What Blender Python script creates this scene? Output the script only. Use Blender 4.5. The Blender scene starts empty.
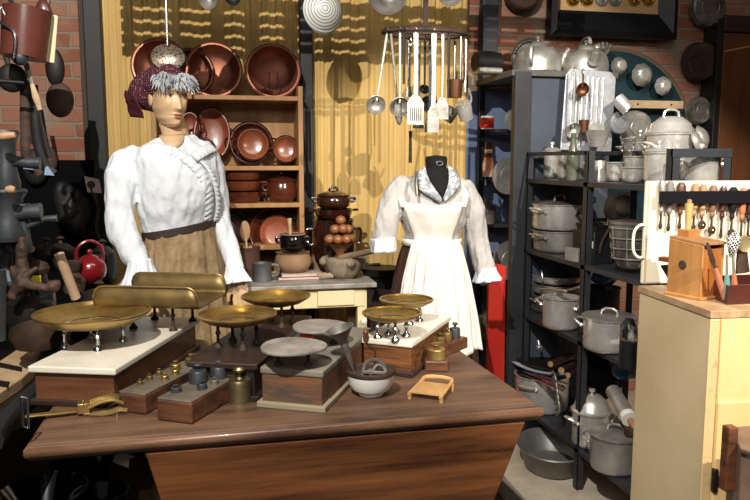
import bpy, bmesh, math, random
from math import sin, cos, pi, radians
from mathutils import Vector, Matrix, noise
random.seed(7)
SC = bpy.context.scene
COL = SC.collection
# ------------------------------------------------------------ camera, world, lights, exposure
F, TH, PS, H = 720.0, radians(7.1), radians(12.4), 1.45
cam = bpy.data.cameras.new('camera'); camo = bpy.data.objects.new('camera', cam); COL.objects.link(camo)
cam.sensor_width = 36; cam.lens = F/750*36; cam.clip_start = .02
camo.location = (0, 0, H); camo.rotation_euler = (pi/2-TH, 0, -PS)
SC.camera = camo
SC.view_settings.view_transform = 'Standard'; SC.view_settings.look = 'None'
SC.view_settings.exposure = 0.0; SC.view_settings.gamma = 1; SC.view_settings.use_curve_mapping = False
w = bpy.data.worlds.new('world'); SC.world = w; w.use_nodes = True
w.node_tree.nodes['Background'].inputs[0].default_value = (.75, .85, 1, 1)
w.node_tree.nodes['Background'].inputs[1].default_value = .075
def spot(name, loc, target, power, col, size, radius, blend=.25):
    l = bpy.data.lights.new(name, 'SPOT'); l.energy = power; l.color = col; l.spot_size = radians(size); l.spot_blend = blend
    l.shadow_soft_size = radius
    o = bpy.data.objects.new(name, l); COL.objects.link(o); o.location = loc
    o.rotation_euler = (Vector(target)-Vector(loc)).to_track_quat('-Z', 'Y').to_euler()
    return o
def area(name, loc, target, power, col, sx, sy):
    l = bpy.data.lights.new(name, 'AREA'); l.energy = power; l.color = col; l.shape = 'RECTANGLE'; l.size = sx; l.size_y = sy
    o = bpy.data.objects.new(name, l); COL.objects.link(o); o.location = loc
    o.rotation_euler = (Vector(target)-Vector(loc)).to_track_quat('-Z', 'Y').to_euler()
    return o
spot('spotlight_left', (-.6, .0, 3.35), (.35, 3.0, .95), 600, (1, .95, .88), 62, .012, .12)
spot('spotlight_right', (1.75, -.3, 2.9), (1.7, 2.75, .9), 520, (1, .92, .80), 50, .012, .3)
area('front_fill', (-.6, -1.2, 2.7), (1.2, 2.8, .8), 22, (1, .95, .88), 1.4, .5)  # added soft fill from behind the camera, brightens the shelving
area('overhead_fill', (.9, 1.0, 3.4), (.8, 2.6, .8), 22, (1, .93, .82), 1.6, .5)  # added weak fill from overhead, gives the metal something to reflect
# ------------------------------------------------------------ pixel <-> place helpers
def ray(px, py):
    u = (px-375)/F; v = (250-py)/F
    d = cos(TH)+v*sin(TH); z = -sin(TH)+v*cos(TH)
    return (u*cos(PS)+d*sin(PS), -u*sin(PS)+d*cos(PS), z)
def PZ(px, py, z):
    r = ray(px, py); t = (z-H)/r[2]; return Vector((r[0]*t, r[1]*t, z))
def PY(px, py, y):
    r = ray(px, py); t = y/r[1]; return Vector((r[0]*t, y, H+r[2]*t))
def PX(px, py, x):
    r = ray(px, py); t = x/r[0]; return Vector((x, r[1]*t, H+r[2]*t))
def proj(p):
    z = p[2]-H; d = p[0]*sin(PS)+p[1]*cos(PS); c = p[0]*cos(PS)-p[1]*sin(PS)
    f = d*cos(TH)-z*sin(TH); up = d*sin(TH)+z*cos(TH)
    return 375+F*c/f, 250-F*up/f
def SHX(px, x, z):
    py = 160
    for _ in range(6):
        p = PX(px, py, x); py = proj((x, p.y, z))[1]
    return Vector((x, p.y, z))
def SHY(px, y, z):
    py = 160
    for _ in range(6):
        p = PY(px, py, y); py = proj((p.x, y, z))[1]
    return Vector((p.x, y, z))
def SZ(px, p):      # metres for a number of pixels at a place
    return px*(p[0]*sin(PS)+p[1]*cos(PS))/F
# ------------------------------------------------------------ materials
def lin(c):
    return tuple(((v/255)/12.92 if v/255 <= .04045 else ((v/255+.055)/1.055)**2.4) for v in c)+(1,)
MATS = {}
def M(name, c1, c2=None, rough=.5, metal=0, scale=6, stretch=(1, 1, 1), bump=0, bscale=None, detail=5, kind='noise', lo=.35, hi=.65, coat=0, rvar=0, spec=None):
    if name in MATS: return MATS[name]
    m = bpy.data.materials.new(name); m.use_nodes = True; nt = m.node_tree; N = nt.nodes; L = nt.links
    b = N['Principled BSDF']; b.inputs['Roughness'].default_value = rough; b.inputs['Metallic'].default_value = metal
    if coat: b.inputs['Coat Weight'].default_value = coat; b.inputs['Coat Roughness'].default_value = .12
    if spec is not None: b.inputs['Specular IOR Level'].default_value = spec
    b.inputs['Base Color'].default_value = lin(c1)
    tc = N.new('ShaderNodeTexCoord'); mp = N.new('ShaderNodeMapping'); mp.inputs['Scale'].default_value = stretch
    L.new(tc.outputs['Object'], mp.inputs[0])
    if c2 or rvar:
        if kind == 'wave':
            t = N.new('ShaderNodeTexWave'); t.wave_type = 'BANDS'; t.inputs['Scale'].default_value = scale; t.inputs['Distortion'].default_value = 6
            t.inputs['Detail'].default_value = detail; t.inputs['Detail Scale'].default_value = 1.5; fac = t.outputs['Fac']
        elif kind == 'dots':
            t = N.new('ShaderNodeTexVoronoi'); t.inputs['Scale'].default_value = scale; fac = t.outputs['Distance']
        else:
            t = N.new('ShaderNodeTexNoise'); t.inputs['Scale'].default_value = scale; t.inputs['Detail'].default_value = detail; fac = t.outputs['Fac']
            t.inputs['Roughness'].default_value = .65
        L.new(mp.outputs[0], t.inputs['Vector'])
        if c2:
            r = N.new('ShaderNodeValToRGB'); r.color_ramp.elements[0].position = lo; r.color_ramp.elements[1].position = hi
            r.color_ramp.elements[0].color = lin(c1); r.color_ramp.elements[1].color = lin(c2)
            L.new(fac, r.inputs[0]); L.new(r.outputs[0], b.inputs['Base Color'])
        if rvar:
            mr = N.new('ShaderNodeMapRange'); mr.inputs['From Min'].default_value = .3; mr.inputs['From Max'].default_value = .7
            mr.inputs['To Min'].default_value = max(.03, rough-rvar); mr.inputs['To Max'].default_value = min(1, rough+rvar)
            L.new(fac, mr.inputs[0]); L.new(mr.outputs[0], b.inputs['Roughness'])
    if bump:
        t2 = N.new('ShaderNodeTexNoise'); t2.inputs['Scale'].default_value = bscale or scale*3; t2.inputs['Detail'].default_value = 4
        L.new(mp.outputs[0], t2.inputs['Vector'])
        bp = N.new('ShaderNodeBump'); bp.inputs['Strength'].default_value = bump; bp.inputs['Distance'].default_value = .004
        L.new(t2.outputs['Fac'], bp.inputs['Height']); L.new(bp.outputs[0], b.inputs['Normal'])
    MATS[name] = m; return m
ALU = M('aluminium', (204, 200, 192), (232, 228, 220), .3, .62, 9, bump=.15, rvar=.1)
ALD = M('dull_aluminium', (150, 146, 139), (190, 186, 178), .4, .6, 8, bump=.25, rvar=.1)
ALDK = M('grimy_aluminium', (82, 78, 72), (148, 142, 132), .44, .55, 9, bump=.3, rvar=.1)
STEEL = M('steel', (185, 188, 190), None, .2, 1)
BRASS = M('brass', (158, 130, 74), (196, 168, 104), .36, .85, 7, bump=.12, rvar=.12)
BRASSD = M('dark_brass', (96, 78, 44), (132, 108, 62), .42, .6, 8, bump=.15)
GOLD = M('golden_metal', (214, 172, 70), None, .2, 1)
COPPER = M('copper', (112, 66, 50), (150, 92, 70), .42, .6, 6, bump=.1, rvar=.1)
COPPERD = M('dark_copper', (84, 54, 38), (116, 78, 54), .42, .7, 6, bump=.15)
IRON = M('black_iron', (24, 23, 22), (44, 40, 37), .55, .5, 8, bump=.3)
RUST = M('rusty_iron', (46, 34, 28), (86, 64, 50), .7, .35, 10, bump=.5)
GREYIRON = M('grey_iron', (52, 56, 59), (82, 86, 88), .5, .6, 9, bump=.3)
BLACK = M('black_paint', (17, 18, 20), (26, 27, 29), .45, 0, 5, bump=.1)
SHELFP = M('slate_paint', (38, 40, 44), (54, 56, 61), .5, .1, 4, bump=.15)
PANEL = M('blue_grey_paint', (58, 66, 78), (70, 78, 90), .6, 0, 3, bump=.1)
BLUEP = M('pale_blue_paint', (98, 114, 146), (112, 128, 158), .7, 0, 3)
TEAL = M('dark_teal_paint', (14, 40, 48), (24, 56, 64), .5, 0, 4)
TERRA = M('red_terracotta', (124, 62, 42), (150, 82, 56), .35, 0, 5, coat=.3)
TERRAB = M('brown_glaze', (62, 28, 18), (92, 42, 26), .2, 0, 4, coat=.6)
DGLAZE = M('dark_brown_glaze', (34, 17, 13), (58, 28, 19), .18, 0, 4, coat=.7)
BGLAZE = M('black_glaze', (12, 11, 12), None, .12, 0, coat=.8)
CLAY = M('raw_clay', (118, 90, 64), (150, 118, 88), .8, 0, 6, bump=.4)
CLAYG = M('grey_clay', (112, 98, 80), (160, 144, 120), .85, 0, 7, bump=.6)
TTOP = M('worn_brown_wood', (66, 47, 35), (108, 80, 60), .5, 0, 3.5, (.7, 5, 3), bump=.25, bscale=12, detail=8, rvar=.12)
TSIDE = M('mahogany_wood', (50, 26, 13), (142, 88, 50), .42, 0, 2.4, (.6, 2, 8), bump=.2, bscale=9, detail=8, lo=.3, hi=.7, coat=.15)
TEDGE = M('table_edge_wood', (80, 54, 39), (126, 92, 68), .42, 0, 4, (1, 4, 4), bump=.25, coat=.2)
BOXW = M('scale_box_wood', (66, 38, 24), (112, 70, 44), .45, 0, 4, (.8, 3, 7), bump=.2, detail=7, coat=.2)
DKW = M('dark_wood', (34, 22, 17), (58, 38, 28), .5, 0, 4, (1, 3, 5), bump=.2)
EBON = M('ebonised_wood', (20, 15, 13), (34, 25, 21), .35, 0, 4, (1, 3, 5), bump=.1, coat=.2)
PINE = M('pine_wood', (148, 104, 60), (172, 128, 80), .55, 0, 3, (6, 1.5, .8), bump=.1, detail=7)
MILLW = M('honey_wood', (160, 106, 54), (188, 136, 80), .45, 0, 4, (4, 4, .7), bump=.12, detail=6, coat=.15)
HANDW = M('handle_wood', (150, 112, 80), (180, 142, 106), .55, 0, 14, (1, 1, .4))
BEECH = M('pale_wood', (160, 132, 98), (196, 168, 132), .65, 0, 5, (1, 1, 4), bump=.15)
BROWNW = M('cupboard_wood', (78, 46, 26), (102, 62, 36), .45, 0, 3, (4, 4, .6), bump=.1, detail=6)
REDW = M('red_brown_wood', (66, 30, 24), (88, 42, 32), .4, 0, 4, (1, 4, 4), bump=.1, coat=.2)
CREAM = M('cream_paint', (214, 196, 150), (226, 210, 168), .45, 0, 3, bump=.06)
TANC = M('tan_cabinet_paint', (202, 178, 136), (218, 196, 156), .5, 0, 2.2, bump=.12)
CABTOP = M('worn_cabinet_top', (148, 116, 84), (196, 164, 124), .55, 0, 7, (3, .8, 1), bump=.25, detail=8)
BOARD = M('ivory_board', (226, 218, 192), (236, 230, 208), .5, 0, 4, bump=.05)
MARB = M('white_marble', (204, 196, 180), (226, 218, 202), .35, 0, 5, bump=.06, detail=8)
MARBG = M('grey_marble', (118, 112, 104), (164, 156, 146), .45, 0, 14, bump=.2, detail=8)
CLOTH = M('white_cotton', (218, 222, 226), (228, 232, 236), .9, 0, 6, bump=.35, bscale=26)
CLOTHA = M('apron_cotton', (222, 216, 204), (234, 228, 218), .9, 0, 6, bump=.25, bscale=40)
CLOTHG = M('grey_blouse', (176, 172, 168), (192, 188, 184), .9, 0, 6, bump=.3, bscale=30)
LACE = M('patterned_collar', (146, 152, 160), (214, 214, 212), .9, 0, 45, lo=.46, hi=.54)
SKIRT = M('tan_brocade', (128, 102, 72), (166, 142, 104), .8, 0, 28, (1, 1, .6), bump=.4)
SKIRTB = M('brown_cloth', (58, 34, 26), (74, 44, 34), .85, 0, 8, bump=.2)
BELT = M('dark_brown_ribbon', (52, 36, 28), None, .7)
SKIN = M('mannequin_skin', (208, 172, 132), (214, 180, 140), .42, 0, 4)
LIP = M('painted_lip', (176, 112, 90), None, .4)
EYEW = M('painted_eye', (60, 46, 38), None, .4)
HAIR = M('silver_hair', (150, 154, 160), (206, 208, 210), .45, .2, 30)
BLK = M('black_velvet', (9, 9, 11), None, .9)
STONE = M('pale_stone_floor', (170, 158, 138), (196, 184, 164), .8, 0, 9, bump=.3, detail=8)
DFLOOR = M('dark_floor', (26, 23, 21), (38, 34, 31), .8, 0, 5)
CURT = M('yellow_curtain', (198, 163, 94), (216, 184, 118), .85, 0, 2.5, (5, 5, .5), bump=.2, bscale=60)
ENAM = M('white_enamel', (222, 220, 214), None, .22, 0, coat=.4)
BLUEE = M('blue_enamel', (34, 44, 92), None, .3)
REDE = M('red_enamel', (112, 16, 22), None, .22, 0, coat=.5)
REDC = M('red_panel_paint', (190, 34, 18), (202, 42, 24), .6, 0, 3)
OXRED = M('oxblood_enamel', (76, 38, 30), (94, 50, 40), .3, 0, 4, coat=.3)
YEL = M('yellow_label', (226, 206, 30), None, .6)
WHITE = M('white_print', (228, 226, 220), None, .6)
PAPER = M('pink_paper', (184, 160, 150), (206, 188, 176), .8, 0, 20, (1, 1, 12))
GREEN = M('green_cloth', (52, 96, 70), None, .8)
LTEAL = M('turquoise_handle', (96, 148, 140), None, .4)
BAMB = M('bamboo', (172, 128, 76), (198, 156, 102), .5, 0, 8, (1, 1, 1), bump=.1)
EGG = M('wooden_egg', (124, 76, 44), (148, 96, 60), .4, 0, 6, coat=.2)
BLUEPL = M('blue_plastic', (40, 84, 128), None, .3)
def dotted():
    m = M('maroon_scarf', (66, 16, 30), None, .85); nt = m.node_tree; N = nt.nodes; L = nt.links
    tc = N.new('ShaderNodeTexCoord'); v = N.new('ShaderNodeTexVoronoi'); v.inputs['Scale'].default_value = 110; v.inputs['Randomness'].default_value = .15
    r = N.new('ShaderNodeValToRGB'); r.color_ramp.elements[0].position = .2; r.color_ramp.elements[1].position = .3
    r.color_ramp.elements[0].color = lin((178, 140, 140)); r.color_ramp.elements[1].color = lin((66, 16, 30))
    L.new(tc.outputs['Object'], v.inputs['Vector']); L.new(v.outputs['Distance'], r.inputs[0]); L.new(r.outputs[0], N['Principled BSDF'].inputs['Base Color'])
    return m
SCARF = dotted()
MAROON = M('plain_maroon', (78, 16, 30), None, .85)
def checked():
    m = M('black_white_check', (20, 20, 22), None, .85); nt = m.node_tree; N = nt.nodes; L = nt.links
    tc = N.new('ShaderNodeTexCoord'); v = N.new('ShaderNodeTexChecker'); v.inputs['Scale'].default_value = 170
    v.inputs[1].default_value = lin((22, 22, 24)); v.inputs[2].default_value = lin((220, 218, 212))
    L.new(tc.outputs['Object'], v.inputs['Vector']); L.new(v.outputs['Color'], N['Principled BSDF'].inputs['Base Color'])
    return m
CHECK = checked()
def speckle():
    m = M('pierced_metal', (150, 140, 122), None, .4, .8); nt = m.node_tree; N = nt.nodes; L = nt.links
    tc = N.new('ShaderNodeTexCoord'); v = N.new('ShaderNodeTexVoronoi'); v.inputs['Scale'].default_value = 120
    r = N.new('ShaderNodeValToRGB'); r.color_ramp.elements[0].position = .28; r.color_ramp.elements[1].position = .4
    r.color_ramp.elements[0].color = lin((34, 30, 26)); r.color_ramp.elements[1].color = lin((178, 166, 146))
    L.new(tc.outputs['Object'], v.inputs['Vector']); L.new(v.outputs['Distance'], r.inputs[0]); L.new(r.outputs[0], N['Principled BSDF'].inputs['Base Color'])
    return m
PIERCED = speckle()
def ringed(name, c1, c2, sc):     # concentric pierced rings
    m = M(name, c1, None, .5, .1); nt = m.node_tree; N = nt.nodes; L = nt.links
    tc = N.new('ShaderNodeTexCoord'); v = N.new('ShaderNodeTexWave'); v.wave_type = 'RINGS'; v.rings_direction = 'Y'; v.inputs['Scale'].default_value = sc
    r = N.new('ShaderNodeValToRGB'); r.color_ramp.elements[0].position = .12; r.color_ramp.elements[1].position = .4
    r.color_ramp.elements[0].color = lin(c2); r.color_ramp.elements[1].color = lin(c1)
    L.new(tc.outputs['Object'], v.inputs['Vector']); L.new(v.outputs['Fac'], r.inputs[0]); L.new(r.outputs[0], N['Principled BSDF'].inputs['Base Color'])
    return m
COLAND = ringed('ringed_enamel', (222, 222, 216), (138, 136, 128), 26)
def brick():
    m = M('old_brick', (140, 80, 60), None, .9); nt = m.node_tree; N = nt.nodes; L = nt.links; b = N['Principled BSDF']
    tc = N.new('ShaderNodeTexCoord'); sp = N.new('ShaderNodeSeparateXYZ'); cb = N.new('ShaderNodeCombineXYZ')
    L.new(tc.outputs['Object'], sp.inputs[0]); L.new(sp.outputs[0], cb.inputs[0]); L.new(sp.outputs[2], cb.inputs[1])
    nz = N.new('ShaderNodeTexNoise'); nz.inputs['Scale'].default_value = 7; L.new(cb.outputs[0], nz.inputs['Vector'])
    mx = N.new('ShaderNodeVectorMath'); mx.operation = 'MULTIPLY_ADD'; mx.inputs[1].default_value = (.02, .02, 0); L.new(nz.outputs['Color'], mx.inputs[0]); L.new(cb.outputs[0], mx.inputs[2])
    br = N.new('ShaderNodeTexBrick'); br.inputs['Scale'].default_value = 1; br.inputs['Brick Width'].default_value = .23; br.inputs['Row Height'].default_value = .075
    br.inputs['Mortar Size'].default_value = .008; br.inputs['Mortar Smooth'].default_value = .3; br.inputs['Bias'].default_value = -.2
    br.inputs['Color1'].default_value = lin((138, 84, 64)); br.inputs['Color2'].default_value = lin((166, 118, 94)); br.inputs['Mortar'].default_value = lin((140, 122, 104))
    L.new(mx.outputs[0], br.inputs['Vector'])
    n2 = N.new('ShaderNodeTexNoise'); n2.inputs['Scale'].default_value = 5; n2.inputs['Detail'].default_value = 8; L.new(cb.outputs[0], n2.inputs['Vector'])
    r = N.new('ShaderNodeValToRGB'); r.color_ramp.elements[0].position = .5; r.color_ramp.elements[1].position = .68
    L.new(n2.outputs['Fac'], r.inputs[0])
    mi = N.new('ShaderNodeMix'); mi.data_type = 'RGBA'; mi.inputs[7].default_value = lin((146, 128, 108)); L.new(r.outputs[0], mi.inputs[0]); L.new(br.outputs['Color'], mi.inputs[6])
    L.new(mi.outputs[2], b.inputs['Base Color'])
    bp = N.new('ShaderNodeBump'); bp.inputs['Strength'].default_value = .7; bp.inputs['Distance'].default_value = .01
    ad = N.new('ShaderNodeMath'); ad.operation = 'SUBTRACT'; L.new(n2.outputs['Fac'], ad.inputs[0]); L.new(br.outputs['Fac'], ad.inputs[1])
    L.new(ad.outputs[0], bp.inputs['Height']); L.new(bp.outputs[0], b.inputs['Normal'])
    return m
BRICK = brick()
def glass(name, col, rough=.03):
    m = bpy.data.materials.new(name); m.use_nodes = True; b = m.node_tree.nodes['Principled BSDF']
    b.inputs['Transmission Weight'].default_value = 1; b.inputs['Base Color'].default_value = lin(col); b.inputs['Roughness'].default_value = rough; b.inputs['IOR'].default_value = 1.4
    return m
GLASS = glass('smoky_glass', (190, 196, 180)); GLASSC = glass('clear_glass', (240, 242, 240))
# ------------------------------------------------------------ mesh helpers
def NB(): return bmesh.new()
def addring(bm, pts): return [bm.verts.new(p) for p in pts]
def bridge(bm, a, b, closed=True):
    n = len(a)
    for i in range(n if closed else n-1):
        j = (i+1) % n
        try: bm.faces.new((a[i], a[j], b[j], b[i]))
        except ValueError: pass
def lathe(bm, prof, n=32, mt=None, sx=1, sy=1):
    mt = mt or Matrix.Identity(4); rings = []
    for r, z in prof:
        if abs(r) < 1e-6: rings.append([bm.verts.new(mt @ Vector((0, 0, z)))])
        else: rings.append([bm.verts.new(mt @ Vector((r*sx*cos(2*pi*i/n), r*sy*sin(2*pi*i/n), z))) for i in range(n)])
    for a, b in zip(rings, rings[1:]):
        if len(a) == 1 and len(b) == 1: continue
        if len(a) == 1:
            for i in range(n): bm.faces.new((a[0], b[(i+1) % n], b[i]))
        elif len(b) == 1:
            for i in range(n): bm.faces.new((a[i], a[(i+1) % n], b[0]))
        else: bridge(bm, a, b)
    return bm
def box(bm, x0, x1, y0, y1, z0, z1, mt=None):
    mt = mt or Matrix.Identity(4)
    v = [bm.verts.new(mt @ Vector(p)) for p in ((x0,y0,z0),(x1,y0,z0),(x1,y1,z0),(x0,y1,z0),(x0,y0,z1),(x1,y0,z1),(x1,y1,z1),(x0,y1,z1))]
    for f in ((0,3,2,1),(4,5,6,7),(0,1,5,4),(1,2,6,5),(2,3,7,6),(3,0,4,7)): bm.faces.new([v[i] for i in f])
    return bm
def prism(bm, poly, t0, t1, mt=None):        # poly in XY, extruded along Z
    mt = mt or Matrix.Identity(4)
    a = [bm.verts.new(mt @ Vector((p[0], p[1], t0))) for p in poly]; b = [bm.verts.new(mt @ Vector((p[0], p[1], t1))) for p in poly]
    bridge(bm, a, b); bm.faces.new(a[::-1]); bm.faces.new(b); return bm
def frames(pts, closed=False):
    pts = [Vector(p) for p in pts]; n = len(pts); T = []
    for i in range(n):
        if closed: t = pts[(i+1) % n]-pts[i-1]
        else: t = pts[min(i+1, n-1)]-pts[max(i-1, 0)]
        T.append(t.normalized() if t.length > 1e-9 else Vector((0, 0, 1)))
    up = Vector((0, 0, 1)) if abs(T[0].z) < .9 else Vector((0, 1, 0))
    u = (up-T[0]*up.dot(T[0])).normalized(); out = []
    for i in range(n):
        u = (u-T[i]*u.dot(T[i])); u = u.normalized() if u.length > 1e-6 else T[i].orthogonal().normalized()
        out.append((pts[i], u, T[i].cross(u)))
    return out
def tube(bm, pts, r, n=8, closed=False, flat=1, mt=None):
    mt = mt or Matrix.Identity(4)
    fr = frames(pts, closed); rr = r if isinstance(r, (list, tuple)) else [r]*len(fr)
    rings = [[bm.verts.new(mt @ (p+(u*cos(2*pi*i/n)*flat+v*sin(2*pi*i/n))*q)) for i in range(n)] for (p, u, v), q in zip(fr, rr)]
    for a, b in zip(rings, rings[1:]): bridge(bm, a, b)
    if closed: bridge(bm, rings[-1], rings[0])
    else: bm.faces.new(rings[0][::-1]); bm.faces.new(rings[-1])
    return bm
def ball(bm, c, r, n=16, mt=None):
    r = r if isinstance(r, (tuple, list)) else (r, r, r); k = n//2
    m2 = Matrix.Translation(c) @ Matrix.Diagonal((r[0], r[1], r[2], 1)); m2 = mt @ m2 if mt else m2
    return lathe(bm, [(sin(pi*i/k) if 0 < i < k else 0, -cos(pi*i/k)) for i in range(k+1)], n, m2)
def arc(c, r, a0, a1, n=12, ax='xz', ry=None):
    out = []
    for i in range(n+1):
        a = a0+(a1-a0)*i/n; p, q = r*cos(a), (ry or r)*sin(a)
        d = {'xz': (p, 0, q), 'xy': (p, q, 0), 'yz': (0, p, q)}[ax]
        out.append((c[0]+d[0], c[1]+d[1], c[2]+d[2]))
    return out
def T(x=0, y=0, z=0): return Matrix.Translation((x, y, z))
def R(a, ax='Z'): return Matrix.Rotation(a, 4, ax)
def obj(name, bm, m, parent=None, smooth=True, bevel=0, sub=0, label=None, ang=35):
    bmesh.ops.recalc_face_normals(bm, faces=bm.faces)
    me = bpy.data.meshes.new(name); bm.to_mesh(me); bm.free(); me.materials.append(m)
    o = bpy.data.objects.new(name, me); COL.objects.link(o)
    if smooth:
        me.shade_smooth()
        me.set_sharp_from_angle(angle=radians(ang))
    if bevel:
        b = o.modifiers.new('b', 'BEVEL'); b.width = bevel; b.segments = 2; b.limit_method = 'ANGLE'; b.angle_limit = radians(40)
    if sub:
        s = o.modifiers.new('s', 'SUBSURF'); s.levels = sub; s.render_levels = sub
    if parent: o.parent = parent
    if label: o['label'] = label
    return o
def thing(name, label, cat, loc=(0, 0, 0), rz=0, group=None, rot=None):
    o = bpy.data.objects.new(name, None); o.empty_display_size = .05; COL.objects.link(o)
    o.location = loc; o.rotation_euler = rot if rot else (0, 0, rz); o['label'] = label; o['category'] = cat
    if group: o['group'] = group
    return o
def single(name, label, cat, bm, m, loc=(0, 0, 0), rz=0, group=None, rot=None, **k):
    o = obj(name, bm, m, **k); o.location = loc; o.rotation_euler = rot if rot else (0, 0, rz); o['label'] = label; o['category'] = cat
    if group: o['group'] = group
    return o
def struct(name, bm, m, **k):
    o = obj(name, bm, m, **k); o['kind'] = 'structure'; return o
def dup(root, label, loc=None, rz=None, s=None, group=None):
    r = root.copy(); COL.objects.link(r)
    if loc is not None: r.location = loc
    if rz is not None: r.rotation_euler = (0, 0, rz)
    if s: r.scale = (s, s, s)
    r['label'] = label
    if group: r['group'] = group
    for c in list(root.children):
        d = c.copy(); COL.objects.link(d); d.parent = r
        for g in list(c.children):
            e = g.copy(); COL.objects.link(e); e.parent = d
    return r
def voxel(bm, size, smooth=2, fac=.5):
    bmesh.ops.recalc_face_normals(bm, faces=bm.faces)
    me = bpy.data.meshes.new('tmp'); bm.to_mesh(me); bm.free(); o = bpy.data.objects.new('tmp', me); COL.objects.link(o)
    r = o.modifiers.new('r', 'REMESH'); r.mode = 'VOXEL'; r.voxel_size = size
    if smooth: s = o.modifiers.new('s', 'SMOOTH'); s.iterations = smooth; s.factor = fac
    dg = bpy.context.evaluated_depsgraph_get(); dg.update()
    me2 = bpy.data.meshes.new_from_object(o.evaluated_get(dg)); out = bmesh.new(); out.from_mesh(me2)
    bpy.data.objects.remove(o); bpy.data.meshes.remove(me); bpy.data.meshes.remove(me2)
    return out
def crumple(bm, amp, sc, stretch=(1, 1, 1), seed=0):
    bm.normal_update()
    off = [(v, v.normal.copy()*amp*noise.fractal(Vector((v.co.x*sc*stretch[0]+seed, v.co.y*sc*stretch[1], v.co.z*sc*stretch[2])), .8, 2, 3)) for v in bm.verts]
    for v, d in off: v.co += d
    return bm
def chain(bm, pts, rad, n=14, sub=3):     # capsule chain, radius given per point (may be (rx, ry))
    P = [Vector(p) for p in pts]; Q = []; RR = []
    for i in range(len(P)-1):
        for k in range(sub):
            t = k/sub; Q.append(P[i].lerp(P[i+1], t)); RR.append(rad[i]*(1-t)+rad[i+1]*t)
    Q.append(P[-1]); RR.append(rad[-1])
    tube(bm, Q, RR, n)
    ball(bm, Q[0], RR[0]*.98, 12); ball(bm, Q[-1], RR[-1]*.98, 12)
    return bm
def bez(pts, n=8):       # Catmull-Rom through points
    P = [Vector(p) for p in pts]; out = []
    for i in range(len(P)-1):
        p0 = P[i-1] if i else P[i]*2-P[i+1]; p3 = P[i+2] if i+2 < len(P) else P[i+1]*2-P[i]
        for k in range(n):
            t = k/n; out.append(.5*((2*P[i])+(P[i+1]-p0)*t+(2*p0-5*P[i]+4*P[i+1]-p3)*t*t+(3*P[i]-p0-3*P[i+1]+p3)*t**3))
    out.append(P[-1]); return out
# ------------------------------------------------------------ the setting
FZ = -.12
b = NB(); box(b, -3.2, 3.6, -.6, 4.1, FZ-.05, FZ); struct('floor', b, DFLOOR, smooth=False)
b = NB(); box(b, 1.27, 3.4, 2.2, 3.98, FZ, 0); o = struct('trim_4', b, STONE, smooth=False, bevel=.006); o['label'] = 'pale stone plinth under the metal shelving'
b = NB(); box(b, -3.2, 3.6, 3.98, 4.12, FZ, 3.2); struct('wall_back', b, BRICK, smooth=False)
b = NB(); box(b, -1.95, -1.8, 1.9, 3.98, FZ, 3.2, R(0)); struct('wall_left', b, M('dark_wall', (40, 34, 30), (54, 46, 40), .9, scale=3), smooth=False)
b = NB(); box(b, 3.4, 3.5, 1.2, 3.98, FZ, 3.2); struct('wall_right', b, BRICK, smooth=False)
b = NB(); box(b, PY(455, 100, 3.95).x, 2.0, 3.94, 3.975, FZ, 1.84); struct('wall_blue', b, BLUEP, smooth=False)
def post(n, px0, px1, y, z0, z1, m, dy=.07):
    x0, x1 = PY(px0, 100, y).x, PY(px1, 100, y).x; b = NB(); box(b, x0, x1, y, y+dy, z0, z1); return struct(n, b, m, smooth=False, bevel=.004)
post('trim_1', 87, 104, 3.84, FZ, 3.1, M('post_paint', (24, 25, 27), (32, 33, 35), .6, scale=4)); post('trim_2', 301, 313, 3.84, FZ, 3.1, BLACK); post('trim_3', 482, 497, 3.86, 1.86, 3.1, SHELFP)
post('trim_5', 82, 87, 3.9, FZ, 3.1, M('weathered_frame', (70, 58, 46), None, .8))
def curtain(label, px0, px1, seed, y=3.92):
    x0, x1 = PY(px0, 100, y).x, PY(px1, 100, y).x; b = NB(); n = int((x1-x0)/.0045); nz = 26; rows = []
    for k in range(nz+1):
        z = FZ+.05+(3.0-FZ)*k/nz; row = []
        for i in range(n+1):
            x = x0+(x1-x0)*i/n; ph = noise.noise(Vector((x*2.2+seed, z*.12, 0)))*8
            a = .5+.5*noise.noise(Vector((x*3+seed, z*.5, 3)))
            row.append(b.verts.new((x, y+.017*sin(x*74+ph)*a+.0035*sin(x*210+ph*1.7+z*.3)*(.5+z*.35), z)))
        rows.append(row)
    for r0, r1 in zip(rows, rows[1:]): bridge(b, r0, r1, False)
    o = single('curtain', label, 'curtain', b, CURT, ang=180); s = o.modifiers.new('t', 'SOLIDIFY'); s.thickness = .002; return o
curtain('gathered yellow curtain hanging behind the dressed mannequin with the cap, left of the black post', 103.5, 302, 1)
curtain('gathered yellow curtain hanging behind the headless mannequin, right of the black post', 312, 467, 20)
# slatted rail the utensils hang from, above the picture
t = thing('hanging_rail', 'dark slatted ceiling rail from which the colander and utensil rack hang', 'rail', (.5, 3.05, 2.28))
for k in range(5):
    b = NB(); box(b, -.98, 1.0, -.004, .004, k*.047, k*.047+(.033 if k < 4 else .05)); obj('slat', b, DKW, t, smooth=False)
for k in range(13):
    b = NB(); x = -.96+k*.16+random.uniform(-.03, .03); box(b, x, x+random.uniform(.03, .09), -.008, -.0045, 0, .238); obj('stile', b, DKW, t, smooth=False)
for x in (-.85, .85):
    b = NB(); box(b, x-.015, x+.015, -.016, .016, .24, .8); obj('hanger', b, IRON, t, smooth=False)

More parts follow.
